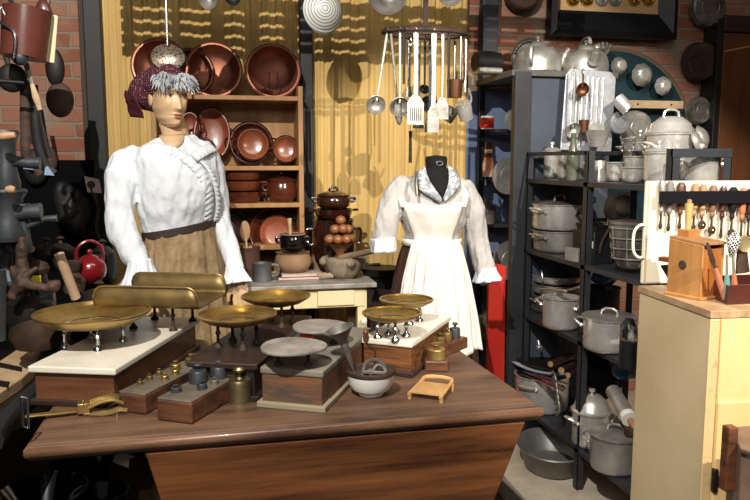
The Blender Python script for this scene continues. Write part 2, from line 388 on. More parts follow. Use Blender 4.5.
for k, (px, py, yy, rp, lab) in enumerate(((270, 53, 3.66, 24, 'unseen pan added to shade the right end of the dresser, on the rail'), (203, 74, 3.7, 15, 'unseen pan added to cast shade, above the mannequin, on the rail'), (170, 42, 3.7, 26, 'largest unseen pan added to cast shade, at the left end of the rail'), (232, 66, 3.7, 17, 'unseen pan added to cast shade, between the others on the rail'))):  # unseen pans, added to throw round shadows on the dresser top
    Lt = Vector((-.6, 0, 3.35)); W_ = PY(px, py, yy); s_ = 2.78/yy; p = Lt+(W_-Lt)*s_; r = SZ(rp, W_)*s_
    t = thing('shade_pan', lab, 'pan', p); b = NB(); lathe(b, [(0, 0), (r*.9, 0), (r, .02), (r*.96, .02), (r*.86, .004), (0, .004)], 32, R(pi/2, 'X')); obj('pan_body', b, IRON, t)
    b = NB(); tube(b, [(0, 0, r*.95), (0, .02, r+.03), (0, 3.03-2.78, 2.3-p.z)], .006, 6); obj('hook', b, IRON, t)
# ------------------------------------------------------------ mannequin with cap
MX, MY = -.17, 3.1
def q(px, py, dy=0): return PY(px, py, MY+dy)-Vector((MX, MY, 0))
def ellring(cx, cy, z, rx, ry, yaw, n=48, f=None):
    out = []
    for i in range(n):
        a = 2*pi*i/n; k = 1+(f(a) if f else 0); p = Vector((rx*k*cos(a), ry*k*sin(a), 0)); p.rotate(Matrix.Rotation(yaw, 3, 'Z')); out.append((p.x+cx, p.y+cy, z))
    return out
def loft(bm, rings, cap=True):
    R_ = [addring(bm, r) for r in rings]
    for a, c in zip(R_, R_[1:]): bridge(bm, a, c)
    if cap: bm.faces.new(R_[0][::-1]); bm.faces.new(R_[-1])
    return bm
def hand(name, wrist, dirv, side, parent, s=1.0, spread=1):
    # palm and five fingers built along local -Z, thumb to local +X*side, back of the hand facing -Y
    b = NB(); d = Vector(dirv).normalized(); rot = Vector((0, 0, -1)).rotation_difference(d).to_matrix().to_4x4(); mt = T(*wrist) @ rot @ Matrix.Scale(s, 4)
    chain(b, [(0, 0, .03), (0, 0, -.005)], [.024, .023], 12)
    ball(b, (0, 0, -.045), (.036, .015, .046), 16); ball(b, (.012*side, -.002, -.035), (.024, .016, .035), 12)
    for k, (x, ln, cu) in enumerate(((.028, .066, .1), (.0095, .077, .2), (-.009, .071, .32), (-.0265, .056, .45))):
        x *= side*spread; p0 = Vector((x*.8, 0, -.07)); p1 = Vector((x, 0, -.085)); a = cu; p2 = p1+Vector((x*.06, sin(a), -cos(a)))*ln*.45
        a += .3; p3 = p2+Vector((0, sin(a), -cos(a)))*ln*.32; a += .2; p4 = p3+Vector((0, sin(a), -cos(a)))*ln*.25
        chain(b, [p0, p1, p2, p3, p4], [.0095, .0088, .0082, .0074, .0058], 10, 2)
    th = [(.016*side, -.002, -.018), (.036*side, .004, -.04), (.05*side, .008, -.064), (.053*side, .014, -.086)]
    chain(b, th, [.013, .0115, .0095, .007], 10, 2)
    b.transform(mt); b = voxel(b, .0028, 2)
    return obj(name, b, SKIN, parent, ang=180)
m1 = thing('mannequin', 'life-size female mannequin in maroon dotted cap, white ruffled blouse and tan brocade skirt', 'mannequin', (MX, MY, 0))
YAW = .55
# skirt with pleats
zt = q(176, 231).z
def pleat(amp, ph=0, k=15): return lambda a: amp*(sin(k*a+ph)+.4*sin(2.3*k*a+ph*2))
rings = []
for i in range(26):
    t_ = i/25; z = zt-(zt-.28)*t_; rx = .154+.10*t_**.9; ry = .118+.07*t_**.75
    rings.append(ellring(.018-.01*t_, 0, z, rx, ry, YAW*.6, 160, pleat(.024+.04*min(1, t_*2.2), t_*.5, 13)))
b = NB(); loft(b, rings)
for v in b.verts: v.co.z += .17*v.co.x*max(0, 1-(zt-v.co.z)/.25)
sk = obj('skirt', b, SKIRT, m1, ang=60)
b = NB(); loft(b, [ellring(.018, 0, zt-.008, .157, .123, YAW*.6), ellring(.018, 0, zt+.022, .157, .123, YAW*.6)])
for v in b.verts: v.co.z += .17*v.co.x
obj('waistband', b, BELT, sk)
for s in (-1, 1):
    b = NB(); chain(b, [(s*.09, .02, .34), (s*.085, .02, .1)], [.055, .034]); lathe(b, [(0, 0), (.05, 0), (.05, .04), (.03, .1), (0, .1)], 16, T(s*.085, 0, 0)); obj('leg', b, SKIN, m1)
b = NB(); box(b, -.2, .2, -.22, .09, FZ, 0); obj('stand', b, DKW, m1, smooth=False, bevel=.005)
# blouse : torso and both sleeves, one cloth surface
b = NB()
prof = [(zt+.008, .144, .108, 0), (zt+.04, .152, .116, -.004), (zt+.10, .166, .135, -.01), (zt+.17, .170, .145, -.015), (zt+.24, .178, .142, -.016), (zt+.30, .19, .12, -.01), (zt+.345, .17, .092, 0), (zt+.375, .10, .07, .004), (zt+.395, .065, .06, .004)]
loft(b, [ellring(.018, dy, z, rx, ry, YAW, 48) for z, rx, ry, dy in prof])
for v in b.verts: v.co.z += .17*v.co.x*max(0, 1-(v.co.z-zt)/.25)
# her right sleeve (left in view), puffed head, gathered cuff
sL = [q(134, 156, -.04), q(121, 176, -.08), q(118, 212, -.1), q(123, 236, -.13), q(138, 262, -.17)]
chain(b, sL, [.048, .066, .058, .062, .042], 20, 4); ball(b, q(125, 166, -.06), (.062, .065, .07), 20)
sR = [q(203, 152, .04), q(211, 172, .05), q(219, 212, .04), q(226, 240, .0), q(234, 268, -.05)]
chain(b, sR, [.05, .056, .048, .046, .038], 20, 4)
b = voxel(b, .0085, 4); crumple(b, .012, 10, (1.2, 1.2, .35), 3); crumple(b, .004, 34, (1, 1, .4), 9)
bl = obj('blouse', b, CLOTH, m1, ang=180, sub=1)
def frill(name, pts, wid, par, m=CLOTH, waves=26, amp=.012, drop=None):
    P_ = bez(pts, 14); n = len(P_); b = NB(); rows = [[], [], []]
    for i, p in enumerate(P_):
        for j in range(3):
            dd = drop[0].lerp(drop[1], i/(n-1)) if drop else Vector((0, -.3, -1)); dd = dd.normalized()
            tt = (P_[min(i+1, n-1)]-P_[max(i-1, 0)]).normalized(); nn = tt.cross(dd)
            rows[j].append(b.verts.new(p+dd*wid*j/2+nn*amp*(j/2)*sin(i/(n-1)*waves*2*pi+2.2*noise.noise(p*31))*(.75+.6*noise.noise(p*17))+nn*.002))
    bridge(b, rows[0], rows[1], False); bridge(b, rows[1], rows[2], False)
    o = obj(name, b, m, par, ang=180); s = o.modifiers.new('t', 'SOLIDIFY'); s.thickness = .003; return o
# wide ruffled collar and the ruffled front placket
nk = q(173, 140); fr = Vector((sin(YAW), -cos(YAW), 0)); rt = Vector((cos(YAW), sin(YAW), 0))
ctr = Vector((.008, 0, 0))
def body(a, z, k=1.0):  # point on torso surface at angle a from the front, height z
    import bisect
    zs = [p[0] for p in prof]; i = min(max(bisect.bisect(zs, z)-1, 0), len(prof)-2); t_ = min(1, max(0, (z-zs[i])/(zs[i+1]-zs[i])))
    rx = prof[i][1]*(1-t_)+prof[i+1][1]*t_; ry = prof[i][2]*(1-t_)+prof[i+1][2]*t_; dy = prof[i][3]*(1-t_)+prof[i+1][3]*t_
    return Vector((.018, dy, z))+rt*rx*sin(a)*k+fr*ry*cos(a)*k
zc = zt+.385
col = [body(a, zt+.345+.03*(abs(a)/3)-(.06 if abs(a) < .3 else 0), 1.04) for a in [x*.33 for x in range(-8, 9)]]
frill('collar_ruffle', [body(-2.6, zt+.385, .95), body(-1.9, zt+.375, 1.02), body(-1.2, zt+.365, 1.04), body(-.75, zt+.36, 1.12), body(-.4, zt+.35, 1.2), body(-.1, zt+.32, 1.16), body(.18, zt+.265, 1.1), body(.4, zt+.19, 1.08), body(.55, zt+.11, 1.07), body(.62, zt+.04, 1.07)], .046, bl, waves=30, amp=.008, drop=(Vector((-.5, -.3, -.7)), Vector((-.8, -.5, -.3))))
frill('collar_ruffle', [body(2.6, zt+.385, .95), body(1.9, zt+.375, 1.02), body(1.2, zt+.365, 1.04), body(.7, zt+.36, 1.12), body(.3, zt+.35, 1.2), body(-.06, zt+.32, 1.18)], .045, bl, waves=16, amp=.008, drop=(Vector((.7, .2, -.6)), Vector((.5, -.4, -.6))))
frill('front_ruffle', [body(.0, zt+.31, 1.14), body(.24, zt+.255, 1.1), body(.46, zt+.18, 1.08), body(.6, zt+.10, 1.07), body(.66, zt+.04, 1.07)], .022, bl, waves=16, drop=(rt, rt), amp=.006)
# cuffs
def cuff(p, d, r0, r1, ln, par, m=CLOTH, k=11):
    d = Vector(d).normalized(); rot = Vector((0, 0, -1)).rotation_difference(d).to_matrix().to_4x4(); b = NB(); rr = []
    for j in range(8):
        t_ = j/7; rr.append([(T(*p) @ rot) @ Vector(c) for c in ellring(0, 0, -ln*t_, r0+(r1-r0)*t_**1.5, r0+(r1-r0)*t_**1.5, 0, 66, pleat(.02+.16*t_, j*.25, k))])
    loft(b, rr, False); o = obj('cuff', b, m, par, ang=180); s = o.modifiers.new('t', 'SOLIDIFY'); s.thickness = .003; return o
cuff(q(140, 260, -.17), (.06, -.25, -.9), .045, .075, .11, bl)
cuff(q(234, 266, -.05), (.12, -.25, -1), .036, .058, .075, bl)
hand('hand', q(148, 285, -.23), (.05, -.3, -.9), 1, m1, .95)
hand('hand', q(238.5, 279, -.05), (.10, -.12, -1), -1, m1, 1.0)
b = NB(); A = bez([q(159, 135, -.06), q(164, 143, -.10), q(172, 151, -.125)], 5); B = bez([q(186, 134, -.04), q(181, 143, -.10), q(173, 151, -.125)], 5); C_ = [(a_+c_)/2+Vector((0, -.008, 0)) for a_, c_ in zip(A, B)]
ra, rm, rb2 = addring(b, A), addring(b, C_), addring(b, B); bridge(b, ra, rm, False); bridge(b, rm, rb2, False); o = obj('chest', b, SKIN, m1, ang=180); s = o.modifiers.new('t', 'SOLIDIFY'); s.thickness = .01
# neck and head
HY = .5
def head(mt):
    b = NB(); nz, na = 64, 96; rows = []
    def lerp(tab, z):
        for (a, va), (c, vc) in zip(tab, tab[1:]):
            if a <= z <= c:
                t_ = (z-a)/(c-a); t_ = t_*t_*(3-2*t_); return va+(vc-va)*t_
        return tab[0][1] if z < tab[0][0] else tab[-1][1]
    W = [(-.118, .018), (-.105, .036), (-.08, .052), (-.04, .064), (0, .070), (.05, .074), (.085, .064), (.11, .036), (.12, .0)]
    FR = [(-.118, .055), (-.105, .078), (-.085, .086), (-.06, .088), (-.03, .089), (0, .090), (.03, .094), (.06, .088), (.09, .062), (.11, .03), (.12, .0)]
    BK = [(-.118, -.02), (-.09, -.012), (-.05, .058), (0, .09), (.05, .1), (.09, .078), (.11, .04), (.12, .0)]
    g = lambda x, z, cx, cz, sx, sz: math.exp(-((x-cx)/sx)**2-((z-cz)/sz)**2)
    for k in range(nz+1):
        z = -.118+.238*k/nz; w, f, bk = max(.004, lerp(W, z)), max(.004, lerp(FR, z)), lerp(BK, z); row = []
        for i in range(na):
            a = 2*pi*i/na; s, c = sin(a), cos(a); e = .85
            x = w*math.copysign(abs(s)**e, s); y = -(f if c > 0 else max(.004, bk))*math.copysign(abs(c)**e, c)
            if c > 0:
                d = 0
                zn = (z+.046)/.052; nose = .026*max(0, 1-zn)**.9 if 0 <= zn <= 1 else (.026*math.exp(-((z+.046)/.009)**2) if zn < 0 else 0)
                d += nose*math.exp(-(x/(.0085+.006*max(0, 1-abs(zn))))**2)
                for sd in (-1, 1):
                    d -= .016*g(x, z, sd*.031, .004, .017, .013); d += .009*g(x, z, sd*.031, .004, .010, .0065)   # socket, lid
                    d += .006*g(x, z, sd*.03, .024, .022, .007); d += .006*g(x, z, sd*.04, -.03, .018, .02); d += .004*g(x, z, sd*.012, -.044, .006, .006)
                    d -= .005*g(x, z, sd*.042, -.065, .015, .02)
                d += .0075*g(x, z, 0, -.067, .02, .0045)+.0075*g(x, z, 0, -.078, .016, .005)-.005*g(x, z, 0, -.0725, .024, .0022)-.004*g(x, z, 0, -.088, .02, .005)
                d += .006*g(x, z, 0, -.104, .018, .01)
                y -= d*min(1, c*3)
            row.append(b.verts.new((x, y, z)))
        rows.append(row)
    for r0, r1 in zip(rows, rows[1:]): bridge(b, r0, r1)
    b.faces.new(rows[0][::-1]); b.faces.new(rows[-1])
    for sd in (-1, 1):    # ears
        e = NB(); ball(b, (sd*.071, .012, -.012), (.008, .017, .03), 12)
        e.free()
    b.transform(mt); return b
hc = q(168, 96.5, -.01); HM = T(*hc) @ R(HY) @ R(.06, 'X') @ Matrix.Diagonal((.98, 1.0, 1.03, 1))
hd = obj('head', head(HM), SKIN, m1, ang=180)
b = NB(); tube(b, [q(176, 142, .02), q(174, 130, .015), q(169, 112, .01)], [.062, .052, .053], 24); ball(b, q(177, 144, .02), (.09, .07, .035), 20); obj('neck', b, SKIN, m1, ang=180)
for sd in (-1, 1):
    b = NB(); tube(b, [HM @ Vector((sd*(.031+.014*cos(a)), -.0865+.006*abs(cos(a)), .0035+.005*sin(a))) for a in [pi*k/8 for k in range(9)]], [.0006, .0013, .0018, .002, .0022, .002, .0018, .0013, .0006], 6); obj('eyelash', b, EYEW, hd)
    b = NB(); ball(b, (0, 0, 0), (.0055, .002, .004), 12, HM @ T(sd*.031, -.0855, .003)); obj('eye', b, EYEW, hd)
    b = NB(); tube(b, [HM @ Vector((sd*x, -.093+.35*max(0, x-.025), z)) for x, z in ((.014, .022), (.026, .0265), (.038, .026), (.047, .02))], [.0012, .002, .0016, .0006], 6); obj('eyebrow', b, EYEW, hd)
b = NB(); ball(b, (0, 0, 0), (.019, .004, .0035), 14, HM @ T(0, -.0905, -.068)); ball(b, (0, 0, 0), (.016, .004, .0038), 14, HM @ T(0, -.0905, -.0775)); obj('lips', b, LIP, hd)
# cap
b = NB(); ball(b, (0, .02, .046), (.09, .106, .086), 32); ball(b, (-.04, .08, .018), (.085, .075, .08), 24)
b.transform(HM); b = voxel(b, .006, 3); crumple(b, .01, 16, seed=5)
cp = obj('cap', b, SCARF, m1, ang=180, sub=1)
b = NB(); P_ = [HM @ Vector(p) for p in ((-.115, .05, -.0), (-.12, .14, .02), (-.105, .15, -.085), (-.09, .05, -.09))]
v = [b.verts.new(p) for p in P_]; b.faces.new(v); bmesh.ops.subdivide_edges(b, edges=b.edges, cuts=8, use_grid_fill=True); crumple(b, .012, 20, seed=2)
o = obj('cap_tail', b, MAROON, cp, ang=180); s = o.modifiers.new('t', 'SOLIDIFY'); s.thickness = .006
b = NB()
for i in range(170):
    u_ = random.random(); a = -1.0+2.3*u_; z0 = .056+random.uniform(-.014, .016); st = Vector((sin(a)*.082, -cos(a)*.10+.01, z0)); dr = Vector((sin(a)*.5+random.uniform(-.5, .9), -cos(a)*.7, random.uniform(-.5, .25))).normalized(); ln = random.uniform(.03, .05)
    p = [HM @ (st+dr*ln*t_+Vector((0, 0, -.010*t_*t_+.012*sin(pi*t_)))) for t_ in (0, .3, .6, 1)]
    tube(b, p, [.004, .007, .0055, .0006], 5)
obj('hair', b, HAIR, m1, ang=60)

# ------------------------------------------------------------ headless mannequin with apron
NX, NY_ = .95, 3.12
def q2(px, py, dy=0): return PY(px, py, NY_+dy)-Vector((NX, NY_, 0))
m2 = thing('dress_form', 'headless black dress form wearing grey blouse, white bib apron and brown skirt', 'mannequin', (NX, NY_, 0))
b = NB(); c0 = q2(436, 190); lathe(b, [(.0, -.12), (.11, -.11), (.10, -.05), (.066, .0), (.052, .05), (.046, .10), (.050, .135), (.046, .15), (0, .156)], 28, T(c0.x+.0, 0, c0.z), 1, .95); nkz = c0.z
nn = obj('neck', b, BLK, m2)
b = NB(); tt_ = T(c0.x, -.05, c0.z+.12) @ R(pi/2, 'X') @ Matrix.Diagonal((1.35, .85, 1, 1)); tube(b, [tt_ @ Vector(p) for p in arc((0, 0, 0), .011, 0, 2*pi, 20, 'xy')[:-1]], .0014, 6, True); obj('maker_badge', b, ALD, nn)
yz = -.18  # body yaw
wz = q2(432, 243).z; b = NB()
prof2 = [(wz-.02, .118, .10, 0), (wz+.04, .118, .102, 0), (wz+.1, .14, .118, -.005), (wz+.16, .158, .128, -.008), (wz+.22, .172, .105, -.0), (wz+.25, .172, .082, .01), (wz+.272, .12, .06, .02), (wz+.285, .08, .045, .025)]
cx2 = c0.x-.019
loft(b, [ellring(cx2, dy, z, rx, ry, yz, 48) for z, rx, ry, dy in prof2])
chain(b, [q2(400, 186, 0), q2(392, 205, -.01), q2(384, 236, -.03), q2(383, 244, -.05)], [.05, .057, .05, .043], 18, 4)
chain(b, [q2(464, 188, 0), q2(474, 210, -.02), q2(478, 240, -.03), q2(484, 268, -.06), q2(486, 276, -.07)], [.048, .056, .05, .046, .042], 18, 4)
b = voxel(b, .008, 4); crumple(b, .012, 12, (1.2, 1.2, .4), 31); crumple(b, .005, 36, (1, 1, .35), 12)
bl2 = obj('blouse', b, CLOTHG, m2, ang=180, sub=1)
cuff(q2(383, 238, -.04), (.05, -.1, -1), .058, .05, .065, bl2, CLOTH, 5)
cuff(q2(486, 268, -.07), (.1, -.1, -1), .046, .06, .06, bl2, CLOTH, 7)
# patterned shawl collar
def body2(a, z, k=1.0):
    for i in range(len(prof2)-1):
        if prof2[i][0] <= z <= prof2[i+1][0] or i == len(prof2)-2:
            t_ = (z-prof2[i][0])/(prof2[i+1][0]-prof2[i][0]); rx, ry, dy = [prof2[i][j]*(1-t_)+prof2[i+1][j]*t_ for j in (1, 2, 3)]; break
    r_ = Vector((cos(yz), sin(yz), 0)); f_ = Vector((sin(yz), -cos(yz), 0)); return Vector((cx2, dy, z))+r_*rx*sin(a)*k+f_*ry*cos(a)*k
for lab_, inn, out, yo in (('collar', [(425, 166, -.03), (429, 179, -.085), (436, 190, -.125), (442, 198, -.135)], [(415, 172, -.02), (418, 187, -.10), (430, 197, -.128), (440, 204, -.136)], 0), ('collar', [(448, 165, -.03), (449, 177, -.085), (447, 188, -.125), (443, 198, -.135)], [(457, 171, -.02), (461, 182, -.09), (456, 193, -.12), (445, 203, -.136)], 0), ('neck_inset', [(424, 168, -.03), (428, 180, -.08), (435, 190, -.12), (442, 199, -.13)], [(449, 168, -.03), (450, 179, -.08), (448, 190, -.12), (443, 199, -.13)], 0)):
    b = NB(); A = bez([q2(*c) for c in inn], 5); B = bez([q2(*c) for c in out], 5); C_ = [(a_+c_)/2+Vector((0, -.012, 0)) for a_, c_ in zip(A, B)]; ra, rm, rb2 = addring(b, A), addring(b, C_), addring(b, B); bridge(b, ra, rm, False); bridge(b, rm, rb2, False)
    o = obj(lab_, b, LACE if lab_ == 'collar' else BLK, bl2, ang=180); m_ = o.modifiers.new('t', 'SOLIDIFY'); m_.thickness = .005
b = NB(); tube(b, [q2(417, 174, -.11), q2(416, 184, -.13), q2(417, 196, -.14)], [.006, .008, .007], 8); obj('clip', b, ALDK, bl2)
rings = []
for i in range(24):
    t_ = i/23; z = wz+.01-(wz-.25)*t_; rx = .115+.135*t_**.6; ry = .10+.11*t_**.6
    rings.append(ellring(cx2+.0, .01, z, rx, ry, yz, 130, pleat(.01+.03*min(1, t_*2), t_)))
b = NB(); loft(b, rings); obj('skirt', b, SKIRTB, m2, ang=70)
b = NB(); lathe(b, [(0, 0), (.16, 0), (.16, .02), (.02, .03), (.02, .3), (0, .3)], 24); obj('stand', b, IRON, m2)
# apron : bib and skirt
b = NB(); rows = []
for j in range(14):
    t_ = j/13; z = wz+.005+t_*.175; wd = .72+.15*t_; k = 1.06; row = []
    for i in range(17):
        u_ = -1+i/8; edge = .02*(abs(u_)**2)*t_; row.append(b.verts.new(body2(u_*wd-.05, min(z+edge, wz+.26), 1.10)+Vector((0, -.004*sin(u_*7+t_*4), 0))))
    rows.append(row)
for a_, c_ in zip(rows, rows[1:]): bridge(b, a_, c_, False)
ap = obj('apron', b, CLOTHA, m2, ang=180); m_ = ap.modifiers.new('t', 'SOLIDIFY'); m_.thickness = .004
for s, px0, px1 in ((-1, 416, 412), (1, 461, 460)):
    b = NB(); tube(b, [body2(s*.8-.05, wz+.17, 1.12), body2(s*.85-.05, wz+.22, 1.13), body2(s*1.1, wz+.27, 1.12), body2(s*1.7, wz+.292, 1.1)], .017, 8, flat=.25); obj('apron_strap', b, CLOTHA, ap, ang=180)
b = NB(); rows = []; zb = q2(432, 345).z
for j in range(30):
    t_ = j/29; row = []
    for i in range(90):
        u_ = -1+2*i/89; a = u_*(.85+.06*t_)-.03; rx = (.137+.12*t_**.7); ry = .128+.125*t_**.6
        k = 1+.022*min(1, t_*3)*sin(u_*19+t_*1.2)+.012*sin(u_*43+2)*min(1, t_*4)
        z = wz+.015-(wz+.015-zb)*t_+.018*sin(u_*2.2+.3)*t_+.012*sin(u_*9)*t_
        r_ = Vector((cos(yz), sin(yz), 0)); f_ = Vector((sin(yz), -cos(yz), 0)); row.append(b.verts.new(Vector((cx2+.012, 0, z))+r_*rx*sin(a)*k+f_*ry*cos(a)*k))
    rows.append(row)
for a_, c_ in zip(rows, rows[1:]): bridge(b, a_, c_, False)
crumple(b, .006, 14, (1, 1, .5), 8)
o = obj('apron_skirt', b, CLOTHA, ap, ang=180); m_ = o.modifiers.new('t', 'SOLIDIFY'); m_.thickness = .003
b = NB(); loft(b, [ellring(cx2, -.002, z, .136, .12, yz) for z in (wz-.005, wz+.025)], False); o = obj('apron_band', b, CLOTHA, ap); m_ = o.modifiers.new('t', 'SOLIDIFY'); m_.thickness = .003
# ------------------------------------------------------------ the big dough-trough table
TZ = .80
t = thing('trough_table', 'large worn brown wooden dough-trough table with moulded top edge in front', 'table', (.2, 2.1, FZ))
def L(p, o): return Vector(p)-Vector(o)
TO = Vector((.2, 2.1, FZ))
def slab(x0, x1, y0, y1, prof, skew=0):    # moulded top: stacked outlines (inset, z)
    b = NB(); rr = []
    for ins, z in prof:
        rr.append(addring(b, [Vector(p)-TO for p in ((x0+ins, y0+ins, z), (x1-ins, y0+ins, z), (x1-ins+skew, y1-ins, z), (x0+ins, y1-ins, z))]))
    for a_, c_ in zip(rr, rr[1:]): bridge(b, a_, c_)
    b.faces.new(rr[0][::-1]); b.faces.new(rr[-1]); return b
tp = obj('tabletop', slab(-.447, .832, 1.712, 2.56, [(.014, .7785), (.0, .783), (.0, .790), (.004, .796), (.013, .799), (.0135, .80)], -.03), TTOP, t, smooth=False)
obj('edge_moulding', slab(-.445, .834, 1.710, 2.56, [(.03, .756), (.012, .760), (.006, .768), (.0, .775), (-.002, .784), (.0005, .7925), (.004, .7955)], -.03), TEDGE, t, ang=60)
x0, x1 = PY(146, 443, 1.75).x, PY(520, 415, 1.76).x
b = NB(); top = [Vector(p)-TO for p in ((x0, 1.722, .757), (x1, 1.722, .757), (x1, 2.48, .757), (x0, 2.48, .757))]; bot = [Vector(p)-TO for p in ((x0+.13, 1.80, .18), (x1-.18, 1.80, .18), (x1-.18, 2.42, .18), (x0+.13, 2.42, .18))]
a_ = addring(b, top); c_ = addring(b, bot); bridge(b, a_, c_); b.faces.new(a_); b.faces.new(c_[::-1]); obj('trough', b, TSIDE, t, smooth=False, bevel=.004)
b = NB()
for (u0, z0), (u1, z1) in (((x0, .757), (x0+.13, .18)), ((x1, .757), (x1-.18, .18))):
    s = 1 if u0 == x0 else -1
    prism(b, [(u0-.004*s, z0), (u0+.022*s, z0), (u1+.022*s, z1), (u1-.004*s, z1)], 0, .02, T(0, 1.80, 0) @ R(.09, 'X') @ R(pi/2, 'X') if 0 else T(-TO.x, 1.753-TO.y, -TO.z) @ R(pi/2, 'X'))
for xx in (.0,):
    pass
b.free()
for xx in (x0+.18, x1-.24):
    for yy in (1.86, 2.36):
        b = NB(); box(b, xx-.035, xx+.035, yy-.035, yy+.035, FZ, .19); o = obj('leg', b, TSIDE, t, smooth=False); o.data.transform(T(-TO.x, -TO.y, -TO.z))

# ------------------------------------------------------------ counter balances
def dish(r, d, th=.004):      # shallow pan profile
    return [(0, -d), (r*.45, -d*.96), (r*.75, -d*.72), (r*.93, -d*.28), (r*.985, -.004), (r+.002, 0), (r+.002, .0035), (r-.004, .004), (r*.96, -.006), (r*.9, -d*.3+th), (r*.73, -d*.70+th), (r*.44, -d*.95+th), (0, -d+th)]
def pan_feet(b, c, r, z0, z1, n=4, ph=.6, fr=.014, lr=.005):
    for k in range(n):
        a = ph+2*pi*k/n; x, y = c[0]+r*cos(a), c[1]+r*sin(a)
        tube(b, [(x, y, z0), (x, y, z1-.012), (x*1, y, z1)], lr, 8); lathe(b, [(0, 0), (fr, 0), (fr*.9, .006), (fr*.5, .012), (lr, .016), (0, .016)], 14, T(x, y, z0)); ball(b, (x, y, z0+(z1-z0)*.62), lr*1.7, 8)
    for k in range(n//2):
        a = ph+2*pi*k/n; tube(b, [(c[0]+r*cos(a), c[1]+r*sin(a), z1-.006), (c[0]-r*cos(a), c[1]-r*sin(a), z1-.006)], lr*.8, 6)
    return b
def balance(label, loc, rz, w, ln, h, bodym, topm, pans, plinthm=None, toph=.018, over=.012, panel=None):
    t = thing('counter_scale', label, 'scale', loc, rz); hl = ln/2; hw = w/2
    b = NB(); box(b, -hw, hw, -hl, hl, .012, h-toph); bd = obj('body', b, bodym, t, smooth=False, bevel=.003)
    b = NB(); box(b, -hw-.012, hw+.012, -hl-.012, hl+.012, 0, .016); obj('plinth', b, plinthm or bodym, t, smooth=False, bevel=.003)
    b = NB(); box(b, -hw-over, hw+over, -hl-over, hl+over, h-toph, h); obj('top_slab', b, topm, t, smooth=False, bevel=.004)
    if panel:
        b = NB()
        for q_ in ((-hw*.8, hw*.8, h*.62, h*.635), (-hw*.8, hw*.8, h*.34, h*.355), (-hw*.8, -hw*.78, h*.34, h*.635), (hw*.78, hw*.8, h*.34, h*.635), (hw*.5, hw*.52, h*.34, h*.635)): box(b, q_[0], q_[1], -hl-.0015, -hl+.001, q_[2], q_[3])
        obj('inlay_line', b, panel, bd, smooth=False)
    for p in pans:
        kind, cx, cy, r, z, m = p[:6]; fm = p[6] if len(p) > 6 else STEEL
        if kind == 'pan':
            b = NB(); lathe(b, dish(r, r*.25), 56, T(cx, cy, z)); pn = obj('pan', b, m, t, ang=50)
            b = pan_feet(NB(), (cx, cy), r*.5, h, z-r*.2); tube(b, arc((cx, cy, z-r*.215), r*.5, 0, 2*pi, 24, 'xy')[:-1], .004, 6, True)
            obj('pan_support', b, fm, t)
        elif kind == 'slab':
            b = NB(); n = 28; a_ = [((r*(1+.035*sin(3*k*2*pi/n+1)+.012*sin(7*k)))*cos(2*pi*k/n), r*(1+.035*sin(3*k*2*pi/n+1))*sin(2*pi*k/n)) for k in range(n)]
            prism(b, a_, -.004, .004, T(cx, cy, z-.004)); obj('weighing_slab', b, m, t, smooth=False, bevel=.002)
            b = pan_feet(NB(), (cx, cy), .04, h, z-.012, 2, .2, .012, .004); obj('pan_support', b, fm, t)
        elif kind == 'scoop':
            W_, D_, hh = r, p[7], p[8]; b = NB(); n = 10; pr = []
            for k in range(n+1):
                a = pi*k/n*.5; pr.append((-D_/2+.035-.035*cos(pi/2-a) if 0 else -D_/2+.035*(1-sin(a)), .035*(1-cos(a))))
            pr = [(-D_/2, hh)]+[(-D_/2+.018*(1-cos(a)), .018*(1-sin(a))) for a in [pi/2*k/8 for k in range(9)]]
            pr = pr+[(-y_, z_) for y_, z_ in pr[::-1]]
            st = []      # channel cross-section swept along x; corners of walls rounded by lowering near the ends
            for i in range(49):
                u_ = -1+i/24; x = u_*W_/2; e = max(0, abs(u_)-.8)/.2; cut = 1-(1-math.sqrt(max(0, 1-e*e)))*.75
                st.append(addring(b, [(cx+x, cy+y_, z+(z_ if z_ < .02 else .02+(z_-.02)*cut)) for y_, z_ in pr]))
            for a_, c_ in zip(st, st[1:]): bridge(b, a_, c_, False)
            pn = obj('brass_scoop', b, m, t, ang=60); s = pn.modifiers.new('t', 'SOLIDIFY'); s.thickness = .004
            b = NB()
            for ey in (-1, 1): tube(b, [v_ for v_ in [(cx+(-1+2*i/48)*W_/2, cy+ey*D_/2, z+.02+(hh-.02)*(1-(1-math.sqrt(max(0, 1-(max(0, abs(-1+2*i/48)-.8)/.2)**2)))*.75)) for i in range(49)]], .004, 6)
            obj('rim', b, m, pn)
            b = pan_feet(NB(), (cx, cy), min(W_, D_)*.36, h, z-.002, 4, .7); obj('pan_support', b, fm, t)
    return t
RA = radians(-19)
# A: marble topped, brass pan in front, brass scoop behind
ca = Vector((-.383, 1.985, TZ)); ax = lambda lx, ly, rz: Vector((lx*cos(rz)-ly*sin(rz), lx*sin(rz)+ly*cos(rz), 0))
hA, lA = .108, .60
def local(p, c, rz):
    d = Vector(p)-Vector(c); return Vector((d.x*cos(rz)+d.y*sin(rz), -d.x*sin(rz)+d.y*cos(rz), d.z))
cA = ca+ax(0, lA/2, RA); pA = local(PZ(93, 312, 1.005), cA, RA); sA = local(PZ(157, 303, .985), cA, RA)
print('A', pA, sA)
balance('wooden counter scale with white marble top, big brass pan and brass scoop tray', cA, RA, .222, lA, hA, BOXW, MARB,
        [('pan', pA.x, pA.y, SZ(56.5, PZ(93, 312, 1.005)), pA.z, BRASS), ('scoop', sA.x+.012, sA.y+.02, .34, sA.z+.004, BRASSD, RUST, .275, .07)], DKW)
